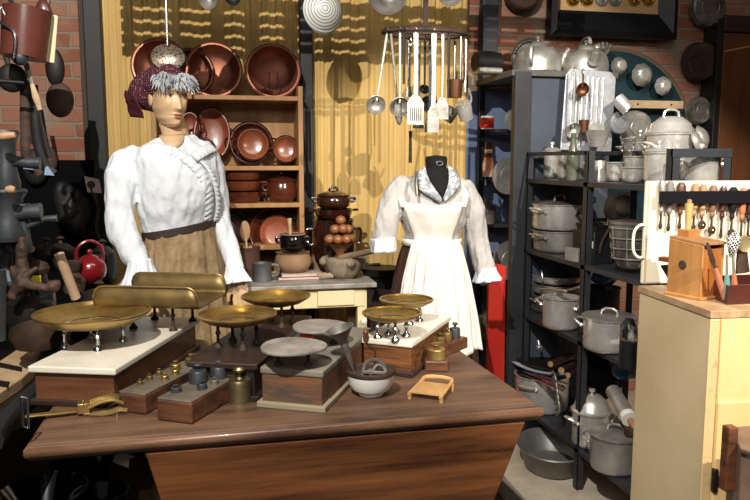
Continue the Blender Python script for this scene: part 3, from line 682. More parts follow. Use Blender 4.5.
# B: black ebonised, two brass pans
RB = radians(-21); fb = PZ(224, 399, TZ); lB = .60; cB = fb+ax(0, lB/2, RB); hB = .106
p1 = local(PZ(237, 314, 1.0), cB, RB); p2 = local(PZ(276, 296, 1.0), cB, RB); print('B', fb, p1, p2)
balance('black inlaid counter scale with two aged brass pans, in the middle of the table', cB, RB, .178, lB, hB, EBON, DKW,
        [('pan', p1.x, p1.y, SZ(40, PZ(237, 314, 1.0)), p1.z, BRASS, RUST), ('pan', p2.x, p2.y, SZ(34.5, PZ(276, 296, 1.0)), p2.z, BRASS, RUST)], EBON, panel=BRASSD)
# C: low box with stone slabs
RC = radians(-27); fc = PZ(292, 409, TZ); lC = .50; hC = .109; cC = fc+ax(0, lC/2, RC)
p1 = local(PZ(293, 345, .965), cC, RC); p2 = local(PZ(320, 325, .965), cC, RC); print('C', fc, p1, p2)
tc_ = balance('low worn wooden scale with two grey stone weighing slabs', cC, RC, .168, lC, hC, M('weathered_box_wood', (74, 62, 52), (128, 82, 50), .6, 0, 7, (1, 3, 6), bump=.3), M('dusty_top', (104, 96, 82), (136, 128, 112), .8, 0, 8, bump=.3),
        [('slab', p1.x, p1.y, SZ(34, PZ(293, 345, .965)), p1.z, MARBG, RUST), ('slab', p2.x, p2.y, SZ(29, PZ(320, 325, .965)), p2.z, MARBG, RUST)], M('pale_plinth', (140, 128, 104), None, .7), over=.004)
b = NB(); box(b, -.02, .02, -.004, .004, 0, .04, T(p2.x-.02, p2.y-.06, hC)); obj('red_stop', b, REDC, tc_, smooth=False)
# D: striped wood with marble top, two brass pans, at the right
RD = radians(-35); fd = (PZ(363, 371, TZ)+PZ(411, 377, TZ))/2; lD = .40; hD = .108; cD = fd+ax(0, lD/2, RD)
p1 = local(PZ(392, 313, .984), cD, RD); p2 = local(PZ(406.5, 299.5, .984), cD, RD); print('D', fd, p1, p2)
balance('striped wooden counter scale with white marble top and two brass pans, beside the headless mannequin', cD, RD, .155, lD, hD, M('striped_wood', (60, 36, 22), (132, 84, 50), .4, 0, 9, (.6, 3, 9), bump=.1, coat=.2), MARB,
        [('pan', p1.x, p1.y, SZ(30, PZ(392, 313, .984)), p1.z, BRASS), ('pan', p2.x, p2.y, SZ(27, PZ(405, 299, .984)), p2.z, BRASS)], DKW, over=.006)

# ------------------------------------------------------------ weights
def weight(b, x, y, z, r, h, knob=True):
    pr = [(0, 0), (r, 0), (r, h*.9), (r*.9, h), (r*.35, h*1.03), (r*.22, h*1.1), (r*.2, h*1.25)]
    pr += [(r*.52, h*1.36), (r*.55, h*1.45), (r*.4, h*1.55), (0, h*1.58)] if knob else [(0, h*1.25)]
    return lathe(b, pr, 20, T(x, y, z))
def weight_block(label, c, rz, w, ln, h, m, ws, seat=.003):
    t = thing('weight_block', label, 'weight block', c, rz); b = NB(); box(b, -w/2, w/2, -ln/2, ln/2, 0, h-.004); obj('block', b, m, t, smooth=False, bevel=.005)
    b = NB(); box(b, -w/2+.001, w/2-.001, -ln/2+.001, ln/2-.001, h-.006, h); obj('dusty_top', b, MATS['block_top'], t, smooth=False, bevel=.003)
    for (x, y, r, hh, mm, lab) in ws:
        p = Vector(c)+ax(x, y, rz)+Vector((0, 0, h-seat+.003)); b = NB(); weight(b, 0, 0, 0, r, hh); single('scale_weight', lab, 'weight', b, mm, p)
MATS['block_wood'] = None; del MATS['block_wood']; BLKW = M('block_wood', (40, 25, 18), (106, 66, 42), .5, 0, 6, (1, 3, 5), bump=.3)
M('block_top', (72, 62, 52), (104, 94, 80), .7, 0, 9, bump=.3)
R1 = radians(-30)
c1 = PZ(137, 411, TZ)+ax(0, .13, R1)
weight_block('dark wooden weight block farther left on the table, with small brass weights', c1, R1, .082, .30, .056, BLKW,
    [(.01, .118, .017, .022, BRASS, 'brass weight with wide knob at the far end of the left weight block'), (-.005, .06, .014, .018, BRASS, 'second brass weight from the far end of the left weight block'), (.02, .02, .011, .015, BRASS, 'small brass weight halfway along the left weight block, right row'),
     (-.022, .005, .009, .012, BRASSD, 'tiny dark brass weight halfway along the left weight block, left row'), (.02, -.03, .010, .013, BRASS, 'small brass weight in the near half of the left weight block, right row'), (-.022, -.04, .009, .011, BRASSD, 'tiny brass weight in the near half of the left weight block, left row'), (-.02, -.085, .008, .01, BRASSD, 'tiniest brass weight at the near left corner of the left weight block')])
R2 = radians(-31); c2 = PZ(179, 420, TZ)+ax(0, .11, R2)
weight_block('reddish wooden weight block with dark grey iron weights, near the table edge', c2, R2, .102, .26, .060, BLKW,
    [(-.018, .01, .0235, .034, GREYIRON, 'dark grey iron weight in the middle left of the near weight block'), (.012, .065, .0225, .032, GREYIRON, 'dark grey iron weight with round knob behind the others on the near weight block'), (.018, .118, .024, .02, GREYIRON, 'low wide grey weight at the far end of the near weight block'),
     (-.03, -.075, .014, .012, GREYIRON, 'small grey weight at the near left corner of the near weight block'), (.022, -.035, .013, .015, GREYIRON, 'small grey weight on the near right half of the near weight block'), (.03, .012, .011, .012, ALDK, 'tiny dull weight at the right edge of the near weight block')])
b = NB(); weight(b, 0, 0, 0, .032, .062); single('brass_weight', 'tall cylindrical brass weight with knob standing alone on the table', 'weight', b, M('dull_brass', (116, 104, 74), (150, 136, 100), .4, .9, 9, bump=.15), PZ(240, 401, TZ))
# weights by the right scale
R3 = radians(-15); c3 = PZ(436, 369, TZ)
t = thing('weight_stand', 'small dark wooden block holding one brass weight beside the right scale', 'weight block', c3, R3); b = NB(); box(b, -.036, .036, -.03, .03, 0, .034); obj('block', b, BOXW, t, smooth=False, bevel=.005)
b = NB(); weight(b, 0, 0, 0, .03, .032); single('brass_weight', 'squat brass weight on the little block beside the right scale', 'weight', b, BRASS, c3+Vector((0, 0, .035)))
R4 = radians(-50); c4 = PZ(447, 352, TZ)
t = thing('weight_block', 'narrow wooden weight block behind the squat brass weight at the right table edge', 'weight block', c4, R4); b = NB(); box(b, -.03, .03, -.09, .09, 0, .04); obj('block', b, BOXW, t, smooth=False, bevel=.005)
for k, (yy, rr, lab) in enumerate(((-.045, .019, 'near brass weight on the narrow block at the right table edge'), (.0, .017, 'middle brass weight on the narrow block at the right table edge'), (.05, .018, 'far dark weight with wide knob on the narrow block at the right table edge'))):
    b = NB(); weight(b, 0, 0, 0, rr, .022+.006*k); single('scale_weight', lab, 'weight', b, BRASSD if k < 2 else GREYIRON, c4+ax(0, yy, R4)+Vector((0, 0, .041)))

# ------------------------------------------------------------ bowl with tools, bamboo stand, brass forks
cb = PZ(371, 394, TZ)
t = thing('pudding_bowl', 'white footed enamel bowl with grimy brown rim lid', 'bowl', cb)
rb = SZ(24.5, cb); hb = .068
b = NB(); lathe(b, [(0, .004), (rb*.48, .004), (rb*.52, 0), (rb*.55, .003), (rb*.52, .010), (rb*.8, .018), (rb*.96, .036), (rb, .062), (rb*.96, .062), (rb*.7, .03), (0, .024)], 48); obj('bowl_body', b, ENAM, t)
b = NB(); lathe(b, [(0, .059), (rb*.9, .059), (rb*1.01, .060), (rb*1.04, .063), (rb*1.03, .070), (rb*.98, .073), (rb*.9, .068), (rb*.5, .065), (0, .065)], 48); obj('rim_ring', b, RUST, t)
p = cb+Vector((0, 0, .066))
t = thing('cream_horn_cone', 'grey pointed metal funnel cone leaning in the white bowl', 'funnel', p+Vector((-.048, .0, 0))); b = NB(); lathe(b, [(.003, 0), (.006, .02), (.013, .10), (.04, .13), (.043, .132), (.035, .124), (.01, .095), (.002, .02)], 20, R(-.32, 'Y')); obj('cone', b, ALDK, t)
t = thing('hand_crank', 'small iron crank with brown wooden knob standing in the white bowl', 'crank', p+Vector((.012, .01, 0)))
b = NB(); tube(b, bez([(0, 0, 0), (.002, 0, .045), (-.004, 0, .062), (-.018, 0, .072), (-.024, 0, .082)]), .0028, 8); obj('rod', b, RUST, t)
b = NB(); lathe(b, [(0, 0), (.007, .002), (.009, .012), (.007, .022), (.009, .03), (.005, .038), (0, .04)], 14, T(-.024, 0, .08)); obj('knob', b, BOXW, t)
b = NB(); tube(b, bez([(-.03, -.03, .0), (-.02, -.025, .03), (.005, -.02, .038), (.03, -.02, .026), (.038, -.02, .004)]), .005, 8, flat=.5); tube(b, bez([(-.01, -.035, .0), (.01, -.03, .024), (.026, -.03, .02), (.035, -.035, .004)]), .0045, 8); tube(b, [(.03, -.045, .006), (-.03, -.03, .008)], .005, 6)
ball(b, (-.01, -.01, .004), (.02, .015, .008), 10); single('kitchen_clamp', 'bent grey iron clamp lying across the rim of the white bowl', 'tool', b, ALDK, p)
# bamboo stand
cg = PZ(432, 394, TZ); rg = radians(-34)
t = thing('bamboo_rack', 'small light bamboo rack with ridged slats lying on the table front', 'rack', cg, rg)
for sx_ in (-1, 1):
    b = NB(); tube(b, [(sx_*.045, -.07, .016), (sx_*.042, .05, .024)], .005, 8); obj('side_rail', b, BAMB, t)
for sx_ in (-1, 1):
    for yy in (-.062, .045):
        b = NB(); lathe(b, [(0, 0), (.005, 0), (.006, .008), (.0055, .02), (0, .021)], 10, T(sx_*.045, yy, 0)); obj('leg', b, BAMB, t)
b = NB()
for k in range(9): box(b, -.043, .043, -.055+k*.0095, -.048+k*.0095, .015+k*.0006, .020+k*.0006)
obj('slats', b, BAMB, t, smooth=False)
b = NB(); tube(b, bez([(-.043, .045, .024), (-.036, .066, .026), (0, .074, .027), (.036, .066, .026), (.043, .045, .024)]), .0055, 8, flat=1.3); obj('back_bow', b, BAMB, t)
# brass forks bundle
cf = PZ(95, 413, TZ)
t = thing('brass_carving_fork', 'brass meat fork with flat handle lying at the left corner of the table', 'fork', cf, radians(8)); t.scale = (.82, .9, 1.1)
b = NB(); prism(b, [(-.20, -.009), (-.10, -.012), (-.045, -.008), (-.045, .008), (-.10, .012), (-.20, .009)], .004, .009, T(0, 0, .004)); obj('handle', b, BRASS, t, smooth=False, bevel=.002)
b = NB(); box(b, -.05, -.015, -.02, .02, .006, .03); tube(b, [(-.032, -.018, .03), (-.032, -.018, .038)], .004, 8); obj('ferrule', b, BRASS, t, bevel=.004)
for k in range(4):
    b = NB(); y_ = -.021+.014*k; tube(b, bez([(-.02, y_*.8, .018+.002*k), (.02, y_, .03), (.055, y_*1.2, .033), (.085, y_*1.25+.003, .022)]), [.0055]*18+[.005, .0045, .004, .004, .003, .002, .0015] if 0 else .0045, 8); obj('tine', b, BRASS, t)
t = thing('dinner_fork_bundle', 'second darker brass fork under the flat-handled one', 'fork', cf+Vector((.015, -.004, 0)), radians(2)); t.scale = (.82, .9, 1)
for k in range(4):
    b = NB(); y_ = -.03+.013*k; tube(b, bez([(-.03, y_*.7, .004), (.02, y_, .004), (.06, y_*1.1, .012), (.082, y_*1.1, .01)]), .0035, 8); obj('tine', b, BRASSD, t)
b = NB(); box(b, -.05, -.025, -.02, .012, .001, .008); obj('neck', b, BRASSD, t, bevel=.002)
# ------------------------------------------------------------ tall slate cupboard open to the left
t = thing('tall_shelf_unit', 'tall slate grey shelf unit open on its left side, kettles on its top', 'shelf unit', (1.5, 3.7, 0)); UO = Vector((1.5, 3.7, 0))
def ub(n, m, x0, x1, y0, y1, z0, z1, par=None, bv=.003):
    b = NB(); box(b, x0-UO.x, x1-UO.x, y0-UO.y, y1-UO.y, z0, z1); return obj(n, b, m, par or t, smooth=False, bevel=bv)
ub('side_panel', PANEL, 1.50, 2.0, 3.425, 3.44, 0, 1.86); ub('corner_post', SHELFP, 1.455, 1.54, 3.39, 3.435, 0, 1.885)
ub('top_board', M('grey_top_edge', (74, 72, 70), (92, 90, 86), .5), 1.44, 2.02, 3.40, 3.92, 1.865, 1.895)
for z in (1.62, 1.36, 1.1, .8, .45): ub('shelf', SHELFP, 1.50, 1.66, 3.72, 3.90, z-.02, z)
ub('upright', BLACK, 1.66, 1.69, 3.72, 3.91, 0, 1.865); ub('rear_post', BLACK, 1.455, 1.49, 3.89, 3.92, 0, 1.865)
# things on its inner shelves
def si(px, z, y=3.78): return SHY(px, y, z)
b = NB(); lathe(b, [(0, 0), (.035, 0), (.036, .07), (.034, .07), (.033, .005), (0, .005)], 24); p = si(487, 1.62); t = single('enamel_mug', 'red and white enamel mug on the upper inner shelf', 'mug', b, ENAM, p)
b = NB(); lathe(b, [(.0365, .005), (.0372, .006), (.0372, .058), (.0365, .06)], 24); o = obj('red_band', b, REDC, t)
for k, (px, z, lab) in enumerate(((488, 1.36, 'small painted wooden chef figure on the inner shelf'), (484, 1.36, 'taller carved figure with brown hat on the inner shelf'))):
    p = si(px+k*4, z); t = thing('carved_figure', lab, 'figurine', p); hh = .12+.05*k
    b = NB(); lathe(b, [(0, 0), (.028, 0), (.032, hh*.4), (.02, hh*.68), (0, hh*.7)], 18); obj('body', b, M('figure_orange', (170, 84, 40), (214, 190, 170), .5, 0, 14), t)
    b = NB(); ball(b, (0, 0, hh*.82), .022, 14); obj('head', b, SKIN, t); b = NB(); lathe(b, [(0, 0), (.03, 0), (.03, .004), (.018, .008), (.02, .03), (0, .034)], 16, T(0, 0, hh*.92)); obj('hat', b, TERRAB, t)
for px, z, r, h, lab in ((486, 1.1, .05, .09, 'small shiny tin pot on the third inner shelf'), (485, .8, .055, .12, 'dented tin pot on the fourth inner shelf'), (488, .45, .06, .12, 'dark tin pot on the lowest inner shelf')):
    b = NB(); lathe(b, [(0, 0), (r, 0), (r, h), (r*1.05, h), (r*1.02, h+.004), (r*.6, h+.02), (.01, h+.03), (.012, h+.045), (0, h+.047)], 28); single('tin_pot', lab, 'pot', b, ALDK, si(px, z))
# lids hanging on the blue wall behind the post
for px, py, r, lab in ((507, 176, 18, 'large grey tin lid hanging on the blue wall above the red panel'), (509, 260, 20, 'large grey tin lid hanging on the blue wall just behind the red panel'), (513, 120, 11, 'small tin lid peeping out behind the slate post')):
    p = PY(px, py, 3.60); rr = SZ(r, p); b = NB(); lathe(b, [(0, .018), (rr*.5, .016), (rr*.6, .004), (rr*.9, 0), (rr, .006), (rr, .01), (rr*.9, .006), (0, .024)], 40); single('pot_cover', lab, 'lid', b, ALD, p, rot=(pi/2, 0, .2))
p = PY(487, 262, 3.42); p2 = PY(503, 270, 3.42)
b = NB(); prism(b, [(0, FZ), (.10, FZ), (.088, p.z-.02), (.02, p.z+.0), (0, p.z)], -.012, .012, R(pi/2, 'X')); single('red_board', 'bright red upright board standing beside the brown skirt', 'board', b, REDC, (p.x, 3.4, 0), smooth=False)

# ------------------------------------------------------------ metal shelving
XF, XB, XP = 1.522, 1.86, 1.755; SY = (2.215, 2.785, 3.385); LV = (1.36, 1.008, .672, .19); SO = Vector((1.7, 2.79, 0))
t = thing('metal_shelving', 'dark slotted metal shelving crowded with aluminium cookware', 'shelving', SO)
def sb(n, m, x0, x1, y0, y1, z0, z1):
    b = NB(); box(b, x0-SO.x, x1-SO.x, y0-SO.y, y1-SO.y, z0, z1); return obj(n, b, m, t, smooth=False, bevel=.002)
for i, y in enumerate(SY):
    zt_ = 1.49
    for s, x in ((1, XF), (-1, XP)):
        b = NB(); xx, yy = x-SO.x, y-SO.y; box(b, min(xx, xx+s*.03), max(xx, xx+s*.03), yy-.016, yy-.013, 0, zt_); box(b, min(xx, xx+s*.003), max(xx, xx+s*.003), yy-.016, yy+.020, 0, zt_); obj('post', b, SHELFP, t, smooth=False)
    if i != 1: sb('end_rail', SHELFP, XF, XP, y-.018, y-.004, zt_-.03, zt_)
sb('top_rail', SHELFP, XF, XF+.012, SY[1], SY[2], 1.472, 1.49); sb('top_rail', SHELFP, XP-.012, XP, SY[0], SY[2], 1.472, 1.49)
for z in LV:
    sb('shelf', SHELFP, XF, XB, SY[0], SY[2]+.02, z-.022, z)
# --- cookware builders
def potbody(r, h, lip=.006, round_=.02, flare=1.0):
    r0 = r/flare
    return [(0, 0), (r0-round_, 0), (r0-round_*.3, round_*.3), (r0, round_), (r, h-.006), (r+lip, h-.004), (r+lip, h), (r-.003, h), (r0-.003, round_+.002), (0, .004)]
def loop_handle(b, x, z, w, out, s=1, r=.005):
    tube(b, [(s*x, -w/2, z-.01), (s*(x+out*.6), -w/2*.95, z+.004), (s*(x+out), -w/2*.6, z+.008), (s*(x+out), w/2*.6, z+.008), (s*(x+out*.6), w/2*.95, z+.004), (s*x, w/2, z-.01)], r, 8)
    for yy in (-w/2, w/2): ball(b, (s*x, yy, z-.01), r*1.9, 8)
def lidprof(r, dome=.03, z=0): return [(0, z+dome), (r*.45, z+dome*.95), (r*.8, z+dome*.55), (r*.9, z+dome*.15), (r, z+.003), (r+.004, z), (r, z-.003), (r*.88, z), (r*.5, z+dome*.8), (0, z+dome-.003)]
def pot(label, p, r, h, m=ALU, lid=None, handles='loops', rz=0, flare=1.0, name='cooking_pot', cat='pot', knob='knob', kz=None, lidm=None, group=None):
    t = thing(name, label, cat, p, rz, group); b = NB(); lathe(b, potbody(r, h, flare=flare), 48); obj('body', b, m, t, ang=50)
    if handles == 'loops':
        for s in (-1, 1): b = NB(); loop_handle(b, r, h*.78, min(.09, r*.8), .035, s); obj('handle', b, m, t)
    elif handles in ('long', 'longb'):
        b = NB(); tube(b, [(-r, 0, h*.8), (-r-.05, 0, h*.86), (-r-.18, 0, h*.98)], [.007, .008, .010], 8, flat=.5); obj('handle', b, m if handles == 'long' else BLACK, t)
    elif handles == 'bail':
        b = NB(); tube(b, arc((0, 0, h*.9), r+.004, 0, pi, 20, 'xz', r*1.05), .003, 6); obj('handle', b, STEEL, t)
    elif handles == 'ear':
        b = NB(); tube(b, bez([(r, 0, h*.85), (r+.035, 0, h*.8), (r+.04, 0, h*.5), (r+.002, 0, h*.25)]), .006, 8, flat=1.6); obj('handle', b, m, t)
    if lid is not None:
        b = NB(); lathe(b, lidprof(r+.004, lid, h+.003), 40); l_ = obj('lid', b, lidm or m, t, ang=50); b = NB(); z = h+lid
        if knob == 'knob': lathe(b, [(0, z-.002), (.008, z), (.006, z+.01), (.014, z+.018), (.013, z+.027), (0, z+.03)], 16)
        else: tube(b, [(-.035, 0, z-.004), (-.03, 0, z+.02), (-.015, 0, z+.028), (.015, 0, z+.028), (.03, 0, z+.02), (.035, 0, z-.004)], .005, 8)
        obj('knob', b, m if knob != 'black' else BLACK, l_)
    return t
X1 = 1.64
def onS(px, k, x=X1): return SHX(px, x, LV[k])
def zpx(y, p): # height at pixel row y above place p
    return (PX(proj(p)[0], y, p[0]).z)
def hgt(ytop, p): return max(.01, (PX(proj(p)[0], ytop, p[0]).z)-p[2])
# top level of cans and jars
def can(px, ytop, wpx, label, m=ALU, knob=True, x=X1, name='storage_canister', cat='canister', flare=1.0, **k):
    p = onS(px, 0, x); r = SZ(wpx/2, p); return pot(label, p, r, hgt(ytop, p)-(.02 if knob else 0), m, .016 if knob else None, 'none', name=name, cat=cat, flare=flare, **k)
can(538.5, 149, 12.5, 'slim aluminium canister with lid, leftmost on the shelving'); can(551, 147, 15, 'wider aluminium canister with knobbed lid, second from left on the shelving'); can(562.5, 153, 10, 'narrow bright open canister between the wide canister and the glass bottle', knob=False, x=1.6)
p = onS(572, 0, 1.60); hb_ = hgt(131, p)
t = thing('glass_bottle', 'smoky swing-top glass bottle standing among the canisters', 'bottle', p); b = NB(); lathe(b, [(0, 0), (.026, 0), (.028, .006), (.028, .09), (.022, .13), (.012, .17), (.011, hb_-.03), (.014, hb_-.028), (.014, hb_-.01), (0, hb_-.01)], 24); obj('glass', b, M('bottle_green_grey', (92, 96, 82), (120, 122, 104), .12, .2, 6), t); b = NB(); ball(b, (0, 0, hb_-.004), (.013, .013, .012), 12); tube(b, arc((0, 0, hb_-.03), .018, 0, pi, 8, 'xz', .03), .0018, 5); obj('stopper', b, ENAM, t)
p = onS(581, 0, 1.64); t = thing('grey_tin', 'dark grey square tin with round pale label', 'tin', p, .2); hh = hgt(152, p); w_ = .03; b = NB(); box(b, -w_, w_, -w_, w_, 0, hh); obj('body', b, M('tin_grey', (96, 98, 98), (112, 114, 112), .45, .3), t, smooth=False, bevel=.006)
b = NB(); lathe(b, [(0, 0), (.014, 0), (.014, .001), (0, .001)], 20, T(0, -w_-.001, hh*.62) @ R(pi/2, 'X')); lb = obj('label_disc', b, WHITE, t); b = NB()
for k in range(3): box(b, -.006, .006, -w_-.0035, -w_-.002, hh*.62-.005+k*.004, hh*.62-.0035+k*.004)
obj('printed_mark', b, M('print_green', (40, 92, 70)), lb, smooth=False)
p = onS(598.5, 0); r = SZ(8.5, p); t = thing('coffee_jug', 'tapering bright aluminium jug with black lid handle', 'jug', p); hh = hgt(161, p); b = NB(); lathe(b, [(0, 0), (r, 0), (r, .008), (r*.66, hh), (r*.7, hh+.003), (r*.6, hh), (0, hh)], 32); obj('body', b, ALU, t); b = NB(); lathe(b, [(0, .02), (r*.6, .006), (r*.72, 0), (0, -.002)], 24, T(0, 0, hh+.004)); box(b, -.03, .012, -.006, .006, .012, .022, T(0, 0, hh)); obj('lid', b, BLACK, t)
can(614, 162, 15, 'short round aluminium tin beside the tapering jug', knob=False)
can(632, 167, 21, 'small aluminium pan with sieve rim beside the cutlery pot', knob=False, x=1.60, name='small_pan', cat='pan'); can(657, 147, 27, 'aluminium can with domed lid and round knob, before the stock pot', x=1.60)
def fork_group(p, n, hh, lab, g):
    for k in range(n):
        a = 2*pi*k/n; lab = lab0 % ('right', 'back right', 'back left', 'left', 'front left', 'front right')[k]; t = thing('table_fork', lab, 'fork', Vector(p)+Vector((.018*cos(a), .018*sin(a), hh*.2)), a, g); mt = R(.25, 'Y')
        b = NB(); tube(b, [(0, 0, 0), (0, 0, hh)], [.003, .002], 6, mt=mt, flat=.5)
        for j in (-1, 0, 1): tube(b, [(0, 0, hh-.002), (0, j*.006, hh+.012), (0, j*.006, hh+.04)], .0013, 5, mt=mt)
        obj('fork_body', b, STEEL, t)
p = onS(632, 0, 1.72); can(634, 156, 20, 'aluminium pot holding a bunch of forks', knob=False, x=1.72); lab0 = 'steel fork in the aluminium pot on the shelving, leaning %s'; fork_group(p, 6, .13, '', 'forks in the aluminium pot')
# stacked big ones behind
p = onS(638, 0, 1.80); pot('large aluminium stock pot with spiral-ribbed domed lid, at the back of the shelving', p, SZ(15, p), hgt(140, p), ALD, .015, 'loops', name='stock_pot')
p = onS(668, 0, 1.74); pot('tall aluminium steamer pot with domed lid and side handles', p, SZ(22, p), hgt(134, p), ALU, .065, 'loops', knob='loop', name='steamer_pot')
p = onS(699, 0, 1.70); pot('bright aluminium saucepan with flat lid inside the shelving end frame', p, SZ(19, p), hgt(155, p), ALU, .012, 'loops', name='saucepan')
for k, (px, py, lab) in enumerate(((697, 141, 'front small lid leaning behind the bright saucepan'), (702, 137, 'middle small lid leaning behind the bright saucepan'), (692, 136, 'rear small lid leaning behind the bright saucepan'))):
    p = PX(px, py, 1.80+.03*k); r = SZ(11, p); b = NB(); lathe(b, lidprof(r, .02), 30); single('pot_cover', lab, 'lid', b, ALD, p, rot=(1.2, .2, .5))
# silver tray board with hanging ladles
YT = 3.36
p0, p1_, p2_, p3_ = [PY(*c, YT) for c in ((566, 68), (616, 72), (611, 152), (560, 150))]
t = thing('metal_drainer_board', 'silvery fluted metal drainer board hanging on the slate cupboard side', 'drainer', (p0.x, YT, p3_.z))
b = NB(); O_ = Vector((p0.x, YT, p3_.z)); A_ = [p-O_ for p in (p0, p1_, p2_, p3_)]; cs = []
W_ = [(.0, .02), (.1, .0), (.5, -.004), (.9, 0), (1, .02)]
ps = [A_[3]+Vector((0, 0, 0)), A_[2], A_[1]+Vector((0, 0, -.03)), A_[1]+Vector((-.03, 0, 0)), A_[0]+Vector((.03, 0, 0)), A_[0]+Vector((0, 0, -.03))]
prism(b, [(p.x, p.z) for p in ps], -.006, .004, R(pi/2, 'X')); bd = obj('sheet', b, M('bright_zinc', (196, 200, 206), (226, 228, 230), .35, .55, 30, bump=.3), t, smooth=False, bevel=.004)
for k in range(7):
    b = NB(); xx = .035+k*.028; tube(b, [(xx-.01, -.009, .02), (xx, -.009, A_[1].z-.03)], .005, 6, flat=.6); obj('flute', b, MATS['bright_zinc'], bd)
def ladle(label, top, ln, r, m=ALU, rot=None, depth=.8, name='ladle', hm=None, hook=True, face=0, bowlrot=0, hw=.006):
    t = thing(name, label, 'ladle', top, rot=rot or (0, 0, 0)); b = NB()
    tube(b, [(0, 0, .0), (0, 0, -ln*.5), (0, 0, -ln+r*.4)], [hw, hw*.8, hw*.75], 8, flat=.45)
    if hook: tube(b, arc((0, 0, .012), .012, -pi/2, pi*.9, 10, 'yz'), .0025, 6)
    obj('handle', b, hm or m, t)
    b = NB(); n = 7; pr = [(r*sin(pi/2*k/n), -r*depth*cos(pi/2*k/n)) for k in range(n+1)]; pr += [(a*.96, z_*.96+.001) for a, z_ in pr[::-1]]
    lathe(b, pr, 28, T(0, 0, -ln) @ R(face) @ R(bowlrot or 1.1, 'X')); obj('bowl', b, m, t); return t
ladle('tin ladle with round bowl hanging at the left of the drainer board', PY(575, 72, 3.28), .28, SZ(8, (1.7, 3.28)), ALD, bowlrot=-1.2+pi)
ladle('small copper ladle head hanging at the top of the drainer board', PY(583, 74, 3.28), .075, SZ(7, (1.7, 3.28)), COPPERD, name='copper_ladle', bowlrot=-1.3+pi)
p = PY(584, 120, 3.29); b = NB(); lathe(b, [(0, -.06), (.022, -.06), (.026, 0), (.023, 0), (.02, -.055), (0, -.055)], 24); t = single('small_brown_cup', 'small brown metal cup hanging in the middle of the drainer board', 'cup', b, COPPERD, p); b = NB(); tube(b, [(0, .02, 0), (0, .02, .12)], .003, 6); obj('handle', b, ALD, t)
p = PY(597, 147, 3.27); b = NB(); lathe(b, [(0, .0), (.035, 0), (.062, .075), (.066, .08), (.058, .075), (.03, .008), (0, .008)], 32); single('tin_bowl', 'flared shiny tin bowl hanging before the bottom of the drainer board', 'bowl', b, ALU, p)
def spatula(label, top, ln, w, h, m, rot=None, slots=0, hw=.007, hm=None, name='spatula', tri=0):
    t = thing(name, label, 'spatula', top, rot=rot or (0, 0, 0)); b = NB()
    tube(b, [(0, 0, 0), (0, -.003, -ln*.5), (0, 0, -ln)], [hw, hw*.7, hw*.8], 8, flat=.4); tube(b, arc((0, 0, .01), .01, -pi/2, pi*.9, 8, 'yz'), .0025, 6); obj('handle', b, hm or m, t)
    b = NB(); prism(b, [(-w*.2, -ln+.01), (w*.2, -ln+.01), (w/2, -ln-.02-tri), (w/2, -ln-h), (-w/2, -ln-h), (-w/2, -ln-.02-tri)], -.0015, .0015, R(pi/2, 'X')); bl_ = obj('blade', b, m, t, smooth=False, bevel=.001)
    for k in range(slots):
        b = NB(); xx = -w*.32+k*w*.64/(slots-1); box(b, xx-.0018, xx+.0018, -.0025, .0025, -ln-h*.85, -ln-h*.35); obj('slot', b, IRON, bl_, smooth=False)
    return t
spatula('white-edged metal spatula with wide blade hanging at the right of the drainer board', PY(598, 80, 3.28), .21, .09, .035, ALU)
# things on the tall unit's top
def onTop(px, y=3.55): return SHY(px, y, 1.895)
def kettle(label, p, r, h, m, rz=0, tilt=0):
    t = thing('kettle', label, 'kettle', p, rz); b = NB()
    lathe(b, [(0, 0), (r*.95, 0), (r*1.02, .006), (r*1.0, .016), (r*1.0, h*.4), (r*.93, h*.7), (r*.72, h*.92), (r*.42, h), (0, h)], 44); obj('body', b, m, t, ang=60)
    b = NB(); lathe(b, [(0, h+.03), (r*.2, h+.028), (r*.36, h+.014), (r*.42, h), (r*.4, h-.004), (0, h-.004)], 30); l_ = obj('lid', b, m, t); b = NB(); lathe(b, [(0, 0), (.007, 0), (.006, .008), (.013, .016), (.009, .026), (0, .028)], 14, T(0, 0, h+.027)); obj('knob', b, m, l_)
    b = NB(); tube(b, bez([(r*.75, 0, h*.3), (r*1.15, 0, h*.45), (r*1.35, 0, h*.8), (r*1.52, 0, h*1.0)]), [.03]*8+[.022]*8+[.015]*8+[.012] , 14); obj('spout', b, m, t)
    b = NB(); tube(b, bez([(-r*.75, 0, h*.75), (-r*.95, 0, h*1.15), (-r*.45, 0, h*1.5), (r*.35, 0, h*1.5), (r*.6, 0, h*1.22)]) if tilt else bez([(-r*.62, -r*.62, h*.92), (-r*.8, -r*.85, h*.85), (-r*.85, -r*.9, h*.4), (-r*.7, -r*.72, h*.2)]), .009, 8, flat=.6); obj('handle', b, m, t)
    return t
p = onTop(537); kettle('large dull aluminium kettle, left one on top of the slate unit', p, SZ(23, p), .135, ALD, .1)
p = onTop(585, 3.52); kettle('rounded aluminium teapot with upright handle, right one on top of the slate unit', p, SZ(22, p), .12, ALD, -1.75, 1)
p = onTop(528, 3.8)+Vector((0, .0, .11)); b = NB(); r = SZ(20, p); lathe(b, [(0, 0), (r*.9, 0), (r, .01), (r, .02), (r*.88, .006), (0, .006)], 40); t = single('strainer_disc', 'pale pierced strainer disc standing behind the left kettle', 'strainer', b, M('pale_tin', (128, 124, 116), (150, 146, 138), .5, .5), p, rot=(pi/2+.1, 0, .1))
for k in range(14):
    a = pi*.15+pi*.75*k/13; b = NB(); ball(b, (r*.8*cos(a), -r*.0+r*.8*sin(a), .008), .007, 8); obj('hole', b, IRON, t)
b = NB(); tube(b, arc((0, 0, 0), SZ(15, p), .2, pi*.95, 14, 'xz'), .012, 8); single('black_pan', 'black curved pan edge leaning on the brick behind the kettles', 'pan', b, IRON, onTop(541, 3.86)+Vector((0, 0, .012)))
